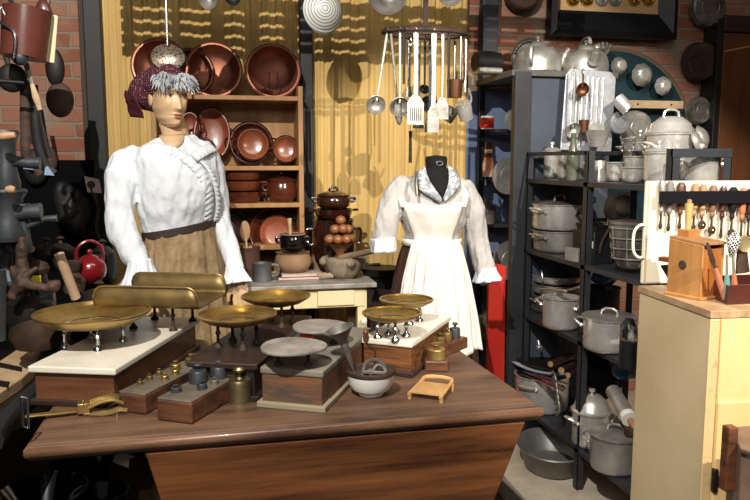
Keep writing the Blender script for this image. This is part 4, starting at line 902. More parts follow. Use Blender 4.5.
p = onTop(487, 3.62); t = thing('food_mill', 'dark and bright metal mill lying at the left end of the slate unit top', 'food mill', p, .1)
b = NB(); box(b, -.07, .07, -.05, .05, 0, .03); obj('base', b, ALD, t, bevel=.01); b = NB(); lathe(b, [(0, 0), (.05, 0), (.05, .14), (0, .14)], 24, T(-.07, 0, .06) @ R(pi/2, 'Y')); obj('drum', b, IRON, t)
b = NB(); tube(b, bez([(.05, 0, .06), (.07, 0, .1), (.02, 0, .115), (-.06, 0, .11)]), .01, 8, flat=.5); obj('handle', b, STEEL, t)
# second shelf
p = onS(558, 1, 1.63); r = SZ(26, p); pot('wide oval aluminium pan under the roasting pot, second shelf', p, r, .105, ALD, None, 'loops', rz=.3, flare=1.08, name='roasting_pan')
q_ = p+Vector((0, 0, .108)); pot('wide aluminium pot with arched lid handle standing on another pan', q_, SZ(26.5, p), .125, ALU, .012, 'loops', rz=.3, knob='loop', name='stew_pot', lidm=ALDK)
b = NB(); box(b, -.004, .004, -.04, .04, 0, .06); single('tin_tag', 'flat grey metal plate leaning against the wide pan', 'plate', b, ALD, onS(572, 1, 1.53), rz=.3, smooth=False)
def grinder(label, p, s=1, m=IRON, rz=0, wood=None):
    t = thing('meat_grinder', label, 'meat grinder', p, rz); t.scale = (s, s, s)
    b = NB(); lathe(b, [(0, -.06), (.045, -.06), (.05, -.05), (.05, -.03), (.036, -.02), (.034, .06), (.02, .07), (0, .07)], 20, T(0, 0, .15) @ R(pi/2, 'X')); lathe(b, [(.02, .16), (.03, .2), (.055, .25), (.06, .255), (.05, .25), (.02, .19)], 20)
    obj('body', b, m, t); b = NB(); tube(b, bez([(0, .03, .12), (0, .04, .06), (0, .02, 0)]), [.02]*8+[.016]*8+[.018], 10); box(b, -.02, .02, -.03, .05, 0, .012); obj('clamp', b, m, t, bevel=.002)
    b = NB(); tube(b, bez([(0, .07, .15), (0, .09, .15), (.05, .095, .1), (.11, .095, .11)]), .009, 8, flat=.7); cr = obj('crank', b, m, t); b = NB(); lathe(b, [(0, 0), (.012, .002), (.016, .02), (.013, .055), (0, .06)], 14, T(.11, .09, .11) @ R(-pi/2, 'X')); obj('crank_grip', b, wood or m, cr)
    return t
p = onS(592, 1, 1.60); t = thing('black_box_grinder', 'black iron coffee box with spiky clamp on top, beside the shelving post', 'grinder', p, .1); b = NB(); box(b, -.05, .05, -.08, .08, 0, .14); bb_ = obj('box_body', b, BLACK, t, bevel=.004); b = NB(); box(b, -.0515, -.049, -.075, -.06, .07, .10); obj('white_tag', b, WHITE, bb_, smooth=False)
b = NB(); tube(b, arc((0, 0, 0), .045, .5, 2*pi-.5, 16, 'yz'), .009, 8, mt=T(-.02, .05, .185)); tube(b, [(-.02, .07, .22), (.0, .02, .19), (0, -.08, .16)], .009, 8); tube(b, [(-.02, .10, .2), (-.01, .04, .15)], .008, 8); box(b, -.04, .04, -.08, .06, .14, .165); obj('clamp', b, IRON, t)
b = NB(); tube(b, bez([(.03, -.085, .165), (.0, -.09, .13), (-.02, -.09, .09), (-.025, -.088, .05)]), .006, 8); obj('crank', b, RUST, t)
p = PX(609, 216, 1.70); b = NB(); tube(b, [(0, 0, -.05), (0, 0, -.01)], .006, 8); prism(b, [(-.012, -.01), (-.026, .02), (-.02, .06), (.0, .10), (.022, .06), (.026, .02), (.012, -.01)], -.002, .002, R(pi/2, 'X')); single('leaf_trowel', 'blueish leaf-shaped metal blade standing behind the black grinder', 'trowel', b, STEEL, p, rz=-.3)
p = PX(624, 206, 1.80); r = SZ(10, p); b = NB(); lathe(b, lidprof(r*1.3, .02), 30); single('pot_cover', 'thin tin lid standing upright behind the leaf-shaped blade', 'lid', b, ALD, p, rot=(pi/2, 0, -1.0))
p = onS(612, 1, 1.78); pot('wide shallow pan with polished steel rim at the back of the second shelf', p, .12, .17, ALDK, None, 'none', name='deep_pan')
p = onS(631, 1, 1.60); t = thing('wire_basket_drum', 'greyish perforated drum with wire strapping hanging beside the ivory board', 'drum', p+Vector((0, 0, .02))); b = NB(); lathe(b, [(0, 0), (.045, 0), (.07, .03), (.085, .17), (.09, .175), (.09, .185), (0, .185)], 28); obj('drum_body', b, ALDK, t)
for k in range(4):
    b = NB(); tube(b, arc((0, 0, .04+.04*k), .078+.004*k, 0, 2*pi, 24, 'xy')[:-1], .003, 6, True); obj('wire_hoop', b, ALD, t)
for k in range(8):
    a = pi*k/4; b = NB(); tube(b, [(.055*cos(a), .055*sin(a), .01), (.078*cos(a), .078*sin(a), .05), (.09*cos(a), .09*sin(a), .17)], .003, 6); obj('wire_rib', b, ALD, t)
# third shelf
p = onS(561, 2, 1.56); r = SZ(23, p); pot('tall worn aluminium pot on the third shelf, left of the post', p, SZ(19, p), hgt(296, p), ALU, None, 'loops', rz=2.2)
p = onS(556, 2, 1.72); pot('shallow tin pan behind the tall pot on the third shelf', p, .14, .09, ALDK, None, 'loops', name='shallow_pan'); q_ = p+Vector((0, 0, .095)); pot('flat tin dish stacked on the shallow pan, third shelf', q_, .135, .05, ALD, None, 'none', name='flat_dish'); q_ = q_+Vector((0, 0, .054)); pot('topmost pale tin dish in the stack on the third shelf', q_, .13, .04, ALU, None, 'none', name='flat_dish')
p = PX(534, 280, 1.60); b = NB(); tube(b, arc((0, 0, 0), SZ(20, p), 1.2, 2*pi-1.8, 24, 'yz'), .004, 6); single('wire_hoop', 'large curved wire handle at the left end of the third shelf', 'handle', b, STEEL, p)
for k, (a_, c_, lab) in enumerate((((542, 289), (566, 291), 'upper grey rod-like pan handle over the tall pot'), ((552, 296), (580, 287), 'lower bright pan handle over the tall pot'))):
    b = NB(); A = PX(*a_, 1.58); B = PX(*c_, 1.56); tube(b, [(0, 0, 0), (B-A)*.5+Vector((0, 0, .004)), B-A], [.008, .009, .010], 8, flat=.6); single('pan_lifter', lab, 'utensil', b, ALD if k else BEECH, A)
p = onS(608, 2, 1.57); pot('wide aluminium pot with clamp handle and flat lid, third shelf right of the post', p, SZ(25.5, p), hgt(316, p), ALU, .006, 'loops', rz=2.3, knob='loop', lidm=ALD)
p = onS(627, 2, 1.50); t = thing('coffee_press', 'black jar with glass top in front of the wide pot', 'jar', p); r = SZ(8.5, p); hh = hgt(318, p); b = NB(); lathe(b, [(0, 0), (r, 0), (r, hh*.55), (0, hh*.55)], 24); obj('base_jar', b, BLACK, t); b = NB(); lathe(b, [(r*.98, hh*.55), (r, hh*.6), (r, hh*.85), (r*.5, hh), (0, hh*1.02), (r*.4, hh*.97), (r*.93, hh*.84), (r*.93, hh*.56)], 24); obj('glass_top', b, GLASSC, t)
b = NB(); ball(b, (0, 0, .05), (.06, .07, .05), 16); crumple(b, .02, 20); single('blue_bag', 'crumpled blue shiny plastic bag on the third shelf back', 'bag', b, BLUEPL, onS(604, 2, 1.84)+Vector((0, 0, .17)), ang=180)
p = onS(600, 2, 1.84); pot('dark enamel pot hidden at the back of the third shelf', p, .09, .16, BLACK, None, 'none')
# bottom shelf
p = onS(541, 3, 1.60); r = SZ(27, p); ta = pot('aluminium pot full of steel handles, bottom shelf left', p, r, PX(548, 360, 1.66).z-.05-p.z, ALU, None, 'loops', rz=.6)
for k in range(9):
    A = PX(513+random.uniform(0, 12), 369+k*1.6, 1.50); B = PX(560+random.uniform(0, 14), 384+k*2.2, 1.53); b = NB()
    if k < 4: tube(b, [(0, 0, 0), B-A], [.006, .008], 8, flat=.5)
    else: A = PX(548+k*.8, 381+(k-4)*6, 1.50); tube(b, arc((0, 0, 0), .05, pi*.55, pi*1.35, 12, 'yz'), .006, 8)
    b.transform(R(-.6) @ T(*(A-ta.location))); obj('bundled_handle', b, STEEL if k < 4 else ALDK, ta)
zt2 = PX(548, 360, 1.66).z-.01
p = Vector((1.66, onS(547, 2, 1.66).y, zt2)); r = SZ(36, p)
for dz, rr, m, lab, nm in ((0, r, BLUEE, 'large white enamel platter with blue rim carrying the black tray', 'enamel_platter'), (.014, r*.80, IRON, 'black oval baking tray holding rolling pins, on the white platter', 'baking_tray')):
    t = thing(nm, lab, 'tray', p+Vector((-.01, 0, dz-.014)), rot=(.13, .05, 0)); b = NB(); lathe(b, [(0, 0), (rr*.8, 0), (rr, .010), (rr+.004, .012), (rr, .014), (rr*.8, .006), (0, .005)], 48); obj('dish', b, ENAM if m is BLUEE else m, t)
    b = NB(); tube(b, arc((0, 0, .013), rr+.002, 0, 2*pi, 40, 'xy')[:-1], .003 if m is BLUEE else .006, 6, True); obj('rim', b, m, t)
for k, (a_, c_, rad, lab) in enumerate((((551, 353), (572, 343), .017, 'left wooden rolling pin end on the black tray'), ((562, 356), (584, 346), .019, 'middle wooden rolling pin end on the black tray'), ((569, 357), (592, 348), .014, 'right wooden rolling pin end on the black tray'))):
    A = PX(*a_, 1.56); A.z = zt2+.05+rad*.6; d = Vector((.16, .1, .004)); b = NB(); tube(b, [(0, 0, 0), d*.1, d*.12, d], [rad*.9, rad, rad, rad], 14); o = single('rolling_pin', lab, 'rolling pin', b, DKW, A); b = NB(); tube(b, [-d*.02, d*.005], rad*.85, 14); obj('sawn_end', b, HANDW, o)
p = PX(539, 347, 1.58); b = NB(); ball(b, (0, 0, 0), (.016, .016, .014), 12); tube(b, [(0, 0, .01), (.0, .01, .03)], .006, 8); single('cruet_knob', 'small pewter knob lying on the black tray', 'knob', b, ALD, p)
p = onS(590, 3, 1.60); pot('squat aluminium pot beneath a conical lid, bottom shelf behind the post', p, SZ(19, p), .16, ALU, .07, 'loops')
p = onS(614, 3, 1.57); pot('broad aluminium casserole with glassy lid and clamp, bottom shelf right', p, SZ(25, p), .15, ALD, .012, 'loops', rz=2.3, knob='loop', name='casserole')
A = PX(617, 398, 1.56); B = PX(622, 420, 1.50)
t = thing('marble_rolling_pin', 'grey rolling pin with white end and wooden handle resting on the casserole', 'rolling pin', A); d = Vector((-.03, -.16, -.045)); b = NB(); tube(b, [-d*.3, d*.7], SZ(8, B), 20); obj('roller', b, ALD, t); b = NB(); tube(b, [d*.7, d*.86], SZ(8.5, B), 20); obj('white_end', b, ENAM, t); b = NB(); tube(b, [d*.86, d*1.05, d*1.2], [.011, .014, .008], 12); obj('grip', b, HANDW, t)
p = PX(600, 372, 1.74); b = NB(); ball(b, (0, 0, 0), (.10, .13, .10), 20); crumple(b, .05, 12, seed=4); single('dark_cloth_bundle', 'dark crumpled cloth bundle between third and bottom shelf', 'bundle', b, BLK, p, ang=180)
b = NB(); ball(b, (0, 0, 0), (.05, .07, .05), 20); crumple(b, .03, 18, seed=9); single('blue_cloth_bundle', 'blue crumpled cloth beside the dark bundle near the cabinet', 'cloth', b, BLUEPL, PX(624, 366, 1.68), ang=180)
# basin on the plinth
p = PZ(555, 455, .0); t = thing('zinc_basin', 'oval grey zinc basin standing on the stone plinth under the shelving', 'basin', (1.53, 3.03, 0), 1.25)
b = NB(); lathe(b, [(0, 0), (.13, 0), (.145, .012), (.175, .105), (.185, .108), (.182, .114), (.172, .108), (.14, .012), (0, .006)], 56, None, 1.15, .9); obj('tub', b, M('zinc', (122, 120, 114), (146, 144, 138), .5, .6, 5, bump=.1), t, ang=60)

# ------------------------------------------------------------ things on the right-hand back wall
YB = 3.96
# picture frame
p0, p1_ = PY(547, 36, 3.93), PY(671, 44, 3.93); iz = PY(562, 9, 3.9).z; ix0, ix1 = PY(562, 9, 3.9).x, PY(660, 14, 3.9).x; zt_ = 2.66
t = thing('deep_picture_frame', 'deep black frame with pale mount showing metal moulds in pairs', 'picture frame', ((p0.x+p1_.x)/2, 3.95, p0.z)); cx_ = (p0.x+p1_.x)/2; zb_ = p0.z; W2 = (p1_.x-p0.x)/2; I2 = (ix1-ix0)/2; ic = (ix0+ix1)/2-cx_
b = NB(); o1 = addring(b, [(-W2, 0, 0), (W2, 0, 0), (W2, 0, zt_-zb_), (-W2, 0, zt_-zb_)]); o2 = addring(b, [(-W2, -.07, 0), (W2, -.07, 0), (W2, -.07, zt_-zb_), (-W2, -.07, zt_-zb_)]); o3 = addring(b, [(-W2+.03, -.085, .03), (W2-.03, -.085, .03), (W2-.03, -.085, zt_-zb_-.03), (-W2+.03, -.085, zt_-zb_-.03)]); o4 = addring(b, [(ic-I2, -.03, iz-zb_), (ic+I2, -.03, iz-zb_), (ic+I2, -.03, zt_-iz), (ic-I2, -.03, zt_-iz)])
bridge(b, o1, o2); bridge(b, o2, o3); bridge(b, o3, o4); obj('frame', b, M('frame_black', (22, 22, 24), None, .4, spec=.3), t, smooth=False)
b = NB(); box(b, ic-I2, ic+I2, -.028, -.02, iz-zb_, zt_-iz); obj('mount', b, M('mount_paper', (198, 160, 110), (208, 174, 126), .7, 0, 4), t, smooth=False)
for k, (px, m) in enumerate(((574, GOLD), (588, GOLD), (603, ALD), (617, ALD), (636, GOLD), (650, GOLD))):
    for r_ in range(2):
        p = PY(px, 1+px*.002, 3.9)-Vector((cx_, 3.95, zb_)); b = NB(); lathe(b, [(0, .014), (.012, .016), (.022, .008), (.03, .014), (.036, .012), (.041, 0), (0, 0)], 26, T(p.x, -.03, p.z+.02+r_*.09) @ R(pi/2, 'X')); obj('mould', b, m, t)
# teal arched board with moulds
c_ = PY(612, 140, 3.93); r = (c_-PY(612, 47, 3.93)).length
t = thing('arched_teal_board', 'dark teal arched board on the brick wall carrying metal moulds', 'board', (c_.x, 3.97, c_.z)); b = NB(); prism(b, [(r*cos(a), r*sin(a)) for a in [pi*k/40 for k in range(41)]]+[(-r, -.5), (r, -.5)], -.0, .03, R(pi/2, 'X')); obj('panel', b, TEAL, t, smooth=False)
for s in (0,):
    b = NB(); tube(b, arc((0, -.032, 0), r-.012, 0, pi, 40, 'xz'), .014, 6, flat=.6); obj('rim', b, M('worn_board_edge', (96, 84, 66), None, .8), t)
def mold(label, px, py, rp, m, n=10, dp=.04, y=3.86):
    p = PY(px, py, y); r = SZ(rp, p); b = NB(); rings = []
    for k in range(9):
        u_ = k/8; rr = r*(1-u_*.6); z = dp*math.sin(u_*pi/2)
        rings.append([(rr*(1+.03*cos(n*a+u_*4))*cos(a), -z, rr*(1+.03*cos(n*a+u_*4))*sin(a)) for a in [2*pi*i/80 for i in range(80)]])
    loft(b, rings); return single('cake_mould', label, 'mould', b, m, p)
mold('round swirled tin mould at the right of the teal board', 663, 86, 9, ALU, 8); mold('swirled tin mould in the middle of the teal board', 642, 75, 11, ALD, 9); mold('fluted ring mould with dark centre on the teal board', 619, 66, 8.5, ALD, 14)
p = PY(603, 58, 3.84); b = NB()
for k in range(6):
    a = 1.0+k*.33; tube(b, [(0, 0, 0), (.05*cos(a), -.01, .05*sin(a)), (.085*cos(a), 0, .085*sin(a))], [.004, .014, .012], 8)
single('fan_shaped_mould', 'fan-shaped fluted metal mould at the top left of the teal board', 'mould', b, ALDK, p)
p = PY(621, 104, 3.84); L_ = (PY(682, 104, 3.84)-p).x; b = NB(); box(b, 0, L_, -.012, 0, -.022, .022); t = single('hook_rail', 'pale cream painted wooden rail fixed across the teal board', 'rail', b, BEECH, p, smooth=False)
for xx in (.25, .8):
    b = NB(); ball(b, (L_*xx, -.014, 0), .006, 8); obj('screw', b, IRON, t)
def wallpan(label, px, py, rp, m, y=3.93, dp=.05, name='wall_pan', asp=1, face=True, cat='pan', handle=None):
    p = PY(px, py, y); r = SZ(rp, p); t = thing(name, label, cat, p, rot=(pi/2, 0, 0)); b = NB()
    lathe(b, [(0, dp), (r*.82, dp), (r*.92, dp*.8), (r, 0), (r*.96, 0), (r*.88, dp*.75), (0, dp*.9)] if face else [(0, .004), (r*.8, .004), (r*.93, dp), (r, dp), (r*.98, dp-.004), (r*.86, 0), (0, 0)], 44, None, asp, 1); obj('dish', b, m, t)
    if face:
        b = NB(); tube(b, arc((0, 0, dp), r*.5*1, 0, 2*pi, 30, 'xy')[:-1], .0025, 5, True, mt=Matrix.Diagonal((asp, 1, 1, 1))); obj('ridge', b, m, t)
    if handle:
        b = NB(); tube(b, [(0, r*.95, dp*.4), (0, r*1.15, dp*.5), (0, r*1.15+handle, dp*.4)], [.009, .008, .011], 8, flat=.5); obj('handle', b, IRON, t)
    return t
wallpan('pale dented tin plate hanging at the top right of the brick wall', 707, 8, 19, ALDK, dp=.035)
wallpan('dark brown round tin hanging below the pale plate on the brick', 698, 62, 19, RUST, dp=.06)
wallpan('dull oval pan with short handle hanging at the lower right of the brick', 697, 111, 14, ALDK, asp=.85, handle=.03)
wallpan('dark round pan partly cut off by the top edge, left of the black frame', 521, -8, 19, M('brown_tin', (84, 62, 50), None, .5, .4), dp=.05)
p = PY(636, 128, 3.6); wallpan('large ribbed aluminium lid hanging above the stock pot', 634, 128, 17, ALD, y=3.62, dp=.05, name='pot_cover', cat='lid')
wallpan('flat grey enamel lid hanging right of the drainer board', 619, 123, 11, M('grey_enamel', (120, 122, 122), None, .4), y=3.3, dp=.012, name='pot_cover', cat='lid')
p = PY(617, 98, 3.26); b = NB(); lathe(b, [(0, 0), (.032, 0), (.034, .08), (.031, .08), (.029, .004), (0, .004)], 28, R(2.5, 'Y') @ R(.4, 'X')); single('measuring_cup', 'shiny tin measuring cup hanging tilted beside the drainer board', 'cup', b, ALU, p)
# wall cupboard, upper right
p0 = PY(722, 20, 3.86); CT = PY(735, 18, 3.86).z; t = thing('wall_cupboard', 'brown wooden wall cupboard with black edge at the upper right', 'cupboard', (p0.x, 3.86, 0))
zl = 1.1
b = NB(); box(b, 0, .5, 0, .115, zl, CT); obj('carcass', b, BLACK, t, smooth=False, bevel=.004)
b = NB(); box(b, -.035, -.001, -.02, .115, zl, CT-.03); obj('black_side_strip', b, BLACK, t, smooth=False, bevel=.003)
b = NB(); box(b, .012, .5, -.014, 0, zl, CT-.09); dr = obj('door', b, BROWNW, t, smooth=False, bevel=.003)
b = NB(); box(b, 0, .5, -.03, -.012, CT-.085, CT+.01); obj('cornice', b, DKW, t, smooth=False, bevel=.004)
b = NB(); tube(b, [(.014, -.018, CT-.2), (.3, -.018, CT-.14)], .006, 6); obj('bead', b, MILLW, dr)

# ------------------------------------------------------------ cabinet at the right and what stands on it
ZC = 1.03; k1, k2 = PZ(711, 311, ZC), PZ(638, 285.5, ZC); rc = math.atan2(k2.y-k1.y, k2.x-k1.x)-pi/2; dc = (k2-k1).length; CW = .62
t = thing('metal_cabinet', 'old cream and tan painted cabinet with worn wooden top at the right', 'cabinet', k1, rc)
b = NB(); box(b, 0, CW, 0, dc, -.022, 0); obj('cabinet_top', b, CABTOP, t, smooth=False, bevel=.002)
b = NB(); box(b, .004, CW-.004, .006, dc-.004, -ZC+FZ, -.022); bd = obj('carcass', b, TANC, t, smooth=False, bevel=.004)
b = NB(); box(b, .0, .03, -.002, .006, -ZC+FZ, -.024); obj('corner_bead', b, M('bead_paint', (206, 180, 130), (176, 142, 96), .5, 0, 30, lo=.55, hi=.75), bd, bevel=.003)
dx_ = PY(720, 403, k1.y-.02).x-k1.x; dz_ = PY(720, 403, k1.y-.02).z-ZC; b = NB(); box(b, dx_, CW-.02, -.014, .005, -ZC+.1, dz_); obj('door', b, M('yellow_door_paint', (222, 186, 126), (232, 200, 146), .45, 0, 3, bump=.08), t, smooth=False, bevel=.004)
b = NB(); box(b, .032, CW, -.006, .006, -ZC+FZ+.01, -.024); obj('fascia', b, MATS['yellow_door_paint'], t, smooth=False, bevel=.002)
dd_ = PZ(708, 475, .5); lx_ = PY(709, 478, k1.y).x-k1.x; lz_ = PY(709, 478, k1.y).z-ZC; b = NB(); box(b, lx_, lx_+.014, -.022, -.006, lz_-.035, lz_+.035); box(b, lx_+.012, lx_+.034, -.02, -.01, lz_-.018, lz_+.012); obj('latch', b, IRON, t, bevel=.003)
def onC(px, py): return PZ(px, py, ZC)
# rusty box with wooden knob by the cabinet
px_ = 1.0
g0 = PY(742, 438, 1.45); t = thing('rusty_iron_box', 'rusty iron bin with wooden corner peg before the cabinet door', 'bin', (g0.x, 1.45, FZ))
hz = PY(733, 451, 1.45).z-FZ-.03
b = NB(); prism(b, [(0, 0), (.08, -.12), (.35, -.14), (.35, .14), (.08, .14)], 0, hz+.03); obj('bin_body', b, M('grey_brown_sheet', (112, 90, 76), (146, 118, 98), .5, .4, 6), t, smooth=False, bevel=.004)
b = NB(); box(b, .0, .028, .045, .073, hz-.1, g0.z-FZ+.008); obj('wooden_peg', b, BOXW, t, smooth=False, bevel=.004)
b = NB(); tube(b, [(-.004, -.004, hz+.03), (.055, -.125, hz+.03), (.35, -.145, hz+.03)], .006, 6); obj('rim', b, RUST, t)
# ivory board with strap of pastry wheels
bl0, bl1 = onC(641, 284), None
rb_ = rc; t = thing('ivory_tool_board', 'ivory painted board with black strap leaning at the back of the cabinet', 'board', bl0+Vector((.0, -.004, .0)), rb_)
BH = PY(641, 181, bl0.y).z-ZC; b = NB(); box(b, 0, .62, 0, .016, 0, BH); obj('board', b, BOARD, t, smooth=False, bevel=.006)
b = NB(); box(b, .006, .012, -.002, 0, .01, BH-.01); obj('side_bead', b, MATS['bead_paint'], t, smooth=False)
b = NB(); tube(b, bez([(.004, .0, BH*.58), (-.02, 0, BH*.57), (-.036, 0, BH*.5), (-.036, 0, BH*.34), (-.02, 0, BH*.27), (.004, 0, BH*.26)]), .005, 8); obj('handle', b, BOARD, t)
sp0 = PY(654, 197, bl0.y)-bl0; b = NB(); zs_ = sp0.z; box(b, sp0.x-.004, .6, -.036, -.032, zs_-.021, zs_+.021); o = obj('strap', b, M('strap_black', (14, 14, 18), None, .9, spec=.2), t, smooth=False)
names = [('steel', ALD, 'dark wheel'), ('grey wood', M('grey_wood', (110, 104, 98), (134, 128, 122), .6), ''), ('dark', BOXW, ''), ('orange wood', HANDW, ''), ('orange wood', HANDW, ''), ('mid brown', M('mid_wood', (120, 82, 58), (144, 104, 78), .5), ''), ('shiny dark red', REDW, ''), ('black', IRON, ''), ('orange red', M('orange_wood', (176, 104, 66), (196, 124, 84), .45), ''), ('dark brown', DKW, '')]
pxs = [662, 670, 681, 695, 703, 713, 723, 733, 743, 750]; whl = [0, 0, 0, 0, 1, 1, 0, 1, 0, 1]
ords = ['first', 'second', 'third', 'fourth', 'fifth', 'sixth', 'seventh', 'eighth', 'ninth', 'tenth']
for k, px in enumerate(pxs):
    p = PY(px, 197+.15*(px-654), bl0.y-.03-.0*(px-641)/720); p = t.location+ax((px-641)/108*.0, 0, rb_) if 0 else p
    yl = bl0.y+(p.x-bl0.x)*math.tan(rb_)-.018; p = PY(px, 191+.09*(px-654), yl); s_ = (1.0, .95, 1.15, .95, .95, 1, .95, 1.3, 1.05, 1)[k]
    tt = thing('pastry_cutter' if whl[k] else 'pastry_crimper', '%s tool from the left in the black strap, %s handle%s' % (ords[k], names[k][0], ' and round wheel' if whl[k] else ''), 'kitchen tool', p)
    b = NB(); lathe(b, [(0, .038), (.008, .037), (.0135*s_, .024), (.0135*s_, 0), (.010*s_, -.033), (.0115, -.043), (.007, -.052), (.009, -.064), (.005, -.072), (0, -.072)], 14); obj('grip', b, names[k][1], tt)
    b = NB(); ln = (.045, .05, .04, .04, .025, .04, .06, .045, .07, .06)[k]; tube(b, [(0, 0, -.07), (0, 0, -.07-ln*.5), (0, 0, -.07-ln)], [.004, .0035, .005], 8); ball(b, (0, 0, -.07-ln), (.007, .004, .012), 10); st_ = obj('shank', b, RUST, tt)
    if whl[k]:
        b = NB(); lathe(b, [(0, -.002), (.006, -.004), (.012, -.002), (.0145, -.002), (.0145, .002), (.012, .002), (.006, .004), (0, .002)], 26, T(0, -.003, -.075-ln) @ R(pi/2, 'X')); w_ = obj('wheel', b, RUST, tt); b = NB(); ball(b, (0, -.008, -.075-ln), .004, 8); obj('rivet', b, BRASS, w_)
# wooden mill box
gc = onC(668, 294); g2 = onC(702, 300.5); rg_ = math.atan2(g2.y-gc.y, g2.x-gc.x); gw = (g2-gc).length; hz_ = PY(671, 238, gc.y).z-ZC; hr = PY(703, 246, g2.y).z-ZC
t = thing('wooden_mill', 'honey-coloured wooden mill box with slanted top and upright peg handle', 'mill', gc, rg_); gd = .085
b = NB(); prism(b, [(.0, 0), (gw, 0), (gw, hr), (.0, hz_)], 0, .008, T(0, .0, 0) @ R(pi/2, 'X')); sf = obj('side_board', b, MILLW, t, smooth=False, bevel=.002)
b = NB(); prism(b, [(.0, 0), (gw, 0), (gw, hr), (.0, hz_)], 0, .008, T(0, gd+.008, 0) @ R(pi/2, 'X')); obj('side_board', b, MILLW, t, smooth=False, bevel=.002)
b = NB(); box(b, gw-.006, gw-.002, 0, gd, 0, hr*.93); obj('drawer_front', b, M('mill_front', (150, 86, 36), (176, 112, 56), .45, 0, 4, (4, 4, .7)), t, smooth=False)
b = NB(); box(b, .0, .006, 0, gd, 0, hz_-.002); obj('back_board', b, MILLW, t, smooth=False)
b = NB(); prism(b, [(-.002, hz_), (gw+.005, hr), (gw+.005, hr+.008), (-.002, hz_+.008)], 0, gd+.016, T(0, gd+.01, 0) @ R(pi/2, 'X')); obj('sloping_lid', b, M('lid_wood', (140, 96, 62), (170, 126, 88), .5, 0, 5, (1, 4, 4)), t, smooth=False, bevel=.002)
b = NB(); box(b, -.006, gw+.008, -.016, gd+.012, 0, .01); obj('base_board', b, MILLW, t, smooth=False, bevel=.003)
b = NB(); lathe(b, [(0, .002), (.008, .004), (.009, .003), (.013, .003), (.0135, 0), (0, 0)], 24, T(gw*.45, -.009, hz_*.57) @ R(pi/2, 'X')); bo = obj('round_boss', b, RUST, sf)
uz = hz_-.002; b = NB(); box(b, .006, .05, .02, .075, uz-.03, uz+.03); obj('upper_block', b, MILLW, t, smooth=False, bevel=.002)
b = NB(); lathe(b, [(0, 0), (.0085, 0), (.0115, .06), (.0125, .082), (0, .082)], 18, T(.026, .045, uz+.028)); obj('peg', b, M('peg_wood', (196, 156, 92), (214, 176, 116), .5, 0, 9), t); b = NB(); lathe(b, [(0, 0), (.008, 0), (.007, .012), (0, .014)], 14, T(.026, .045, uz+.11)); obj('peg_end', b, HANDW, t)
b = NB(); box(b, -.045, .0, .0, .03, hz_*.56, hz_*.64); obj('side_spout', b, M('spout_wood', (122, 70, 38), None, .5), t, smooth=False, bevel=.003); b = NB(); prism(b, [(-.044, hz_*.48), (0, hz_*.53), (0, hz_*.22), (-.012, hz_*.27)], 0, .04, T(0, .05, 0) @ R(pi/2, 'X')); obj('chute', b, IRON, t, smooth=False)
# red-brown tray with utensils
u0 = onC(714, 299); u1 = onC(727, 305); u2 = u1+Vector((.30, .0, 0)); ht = .058
t = thing('utensil_tray', 'red-brown wooden box full of small utensils beside the mill', 'box', u1, -.0)
b = NB(); A2 = u0-u1; ptsb = [(0, 0), (.28, 0), (.28+A2.x, A2.y), (A2.x, A2.y)]
outer = [(A2.x, A2.y), (0, 0), (.28, 0), (.28, .17), (A2.x+.0, .17)]; cxm = sum(p[0] for p in outer)/5; cym = sum(p[1] for p in outer)/5; inner = [(cxm+(p[0]-cxm)*.93, cym+(p[1]-cym)*.9) for p in outer]
r0_ = addring(b, [(x, y, 0) for x, y in outer]); r1_ = addring(b, [(x, y, ht) for x, y in outer]); r2_ = addring(b, [(x, y, ht) for x, y in inner]); r3_ = addring(b, [(x, y, .006) for x, y in inner])
bridge(b, r0_, r1_); bridge(b, r1_, r2_); bridge(b, r2_, r3_); b.faces.new(r3_); b.faces.new(r0_[::-1]); obj('box_sides', b, REDW, t, smooth=False, bevel=.002)
def uten(label, px, py0, py1, px2, m, head, hm, dy=.05):
    A = PY(px, py0, u1.y+dy); A.z = ZC+.01; A.x = PY(px, py0, u1.y+dy).x; B = PY(px2, py1, u1.y+dy); t = thing('utensil', label, 'utensil', A); d = B-A
    b = NB(); tube(b, [(0, 0, 0), d*.3, d*.55], [.009, .010, .007], 10); obj('grip', b, m, t); b = NB(); head(b, d); obj('tool_head', b, hm, t)
def hd_loop(b, d): tube(b, [d*.55, d*.7, d*.85, d], [.003, .009, .008, .005], 8, flat=.35)
def hd_rod(b, d): tube(b, [d*.55, d], [.004, .004], 8)
uten('peeler with reddish handle leaning left in the red-brown box', 727, 272, 243, 707, M('pink_wood', (170, 104, 80), (196, 130, 100), .4), hd_loop, RUST, .03)
uten('turquoise-handled utensil standing in the red-brown box', 728, 280, 255, 727, LTEAL, hd_rod, ALD, .02); uten('orange wooden spoon handle standing in the red-brown box', 736, 280, 254, 733, M('orange_handle', (186, 110, 76), None, .45), hd_rod, ALD, .04)
b = NB(); lathe(b, [(.006, 0), (.016, .03), (.02, .055), (.008, .075), (0, .08)], 20); crumple(b, .006, 40); single('checked_cloth', 'black and white checked cloth rolled in the red-brown box', 'cloth', b, CHECK, PY(731, 254, u1.y+.08)-Vector((0, 0, .01)), rot=(0, .15, 0))
t = thing('brass_scale_dial', 'pale brass-rimmed round dial with dark iron stand in the box', 'dial', PY(744, 244, u1.y+.09)); b = NB(); lathe(b, [(0, .004), (.018, .004), (.024, .007), (.027, 0), (0, -.004)], 28, R(pi/2, 'X')); obj('dial_face', b, M('pale_brass', (196, 178, 128), None, .3, .6), t)
b = NB(); tube(b, [(0, .008, .0), (.005, .01, -.05), (.01, .01, -.09)], [.016, .02, .024], 10, flat=.5); obj('stand', b, RUST, t)
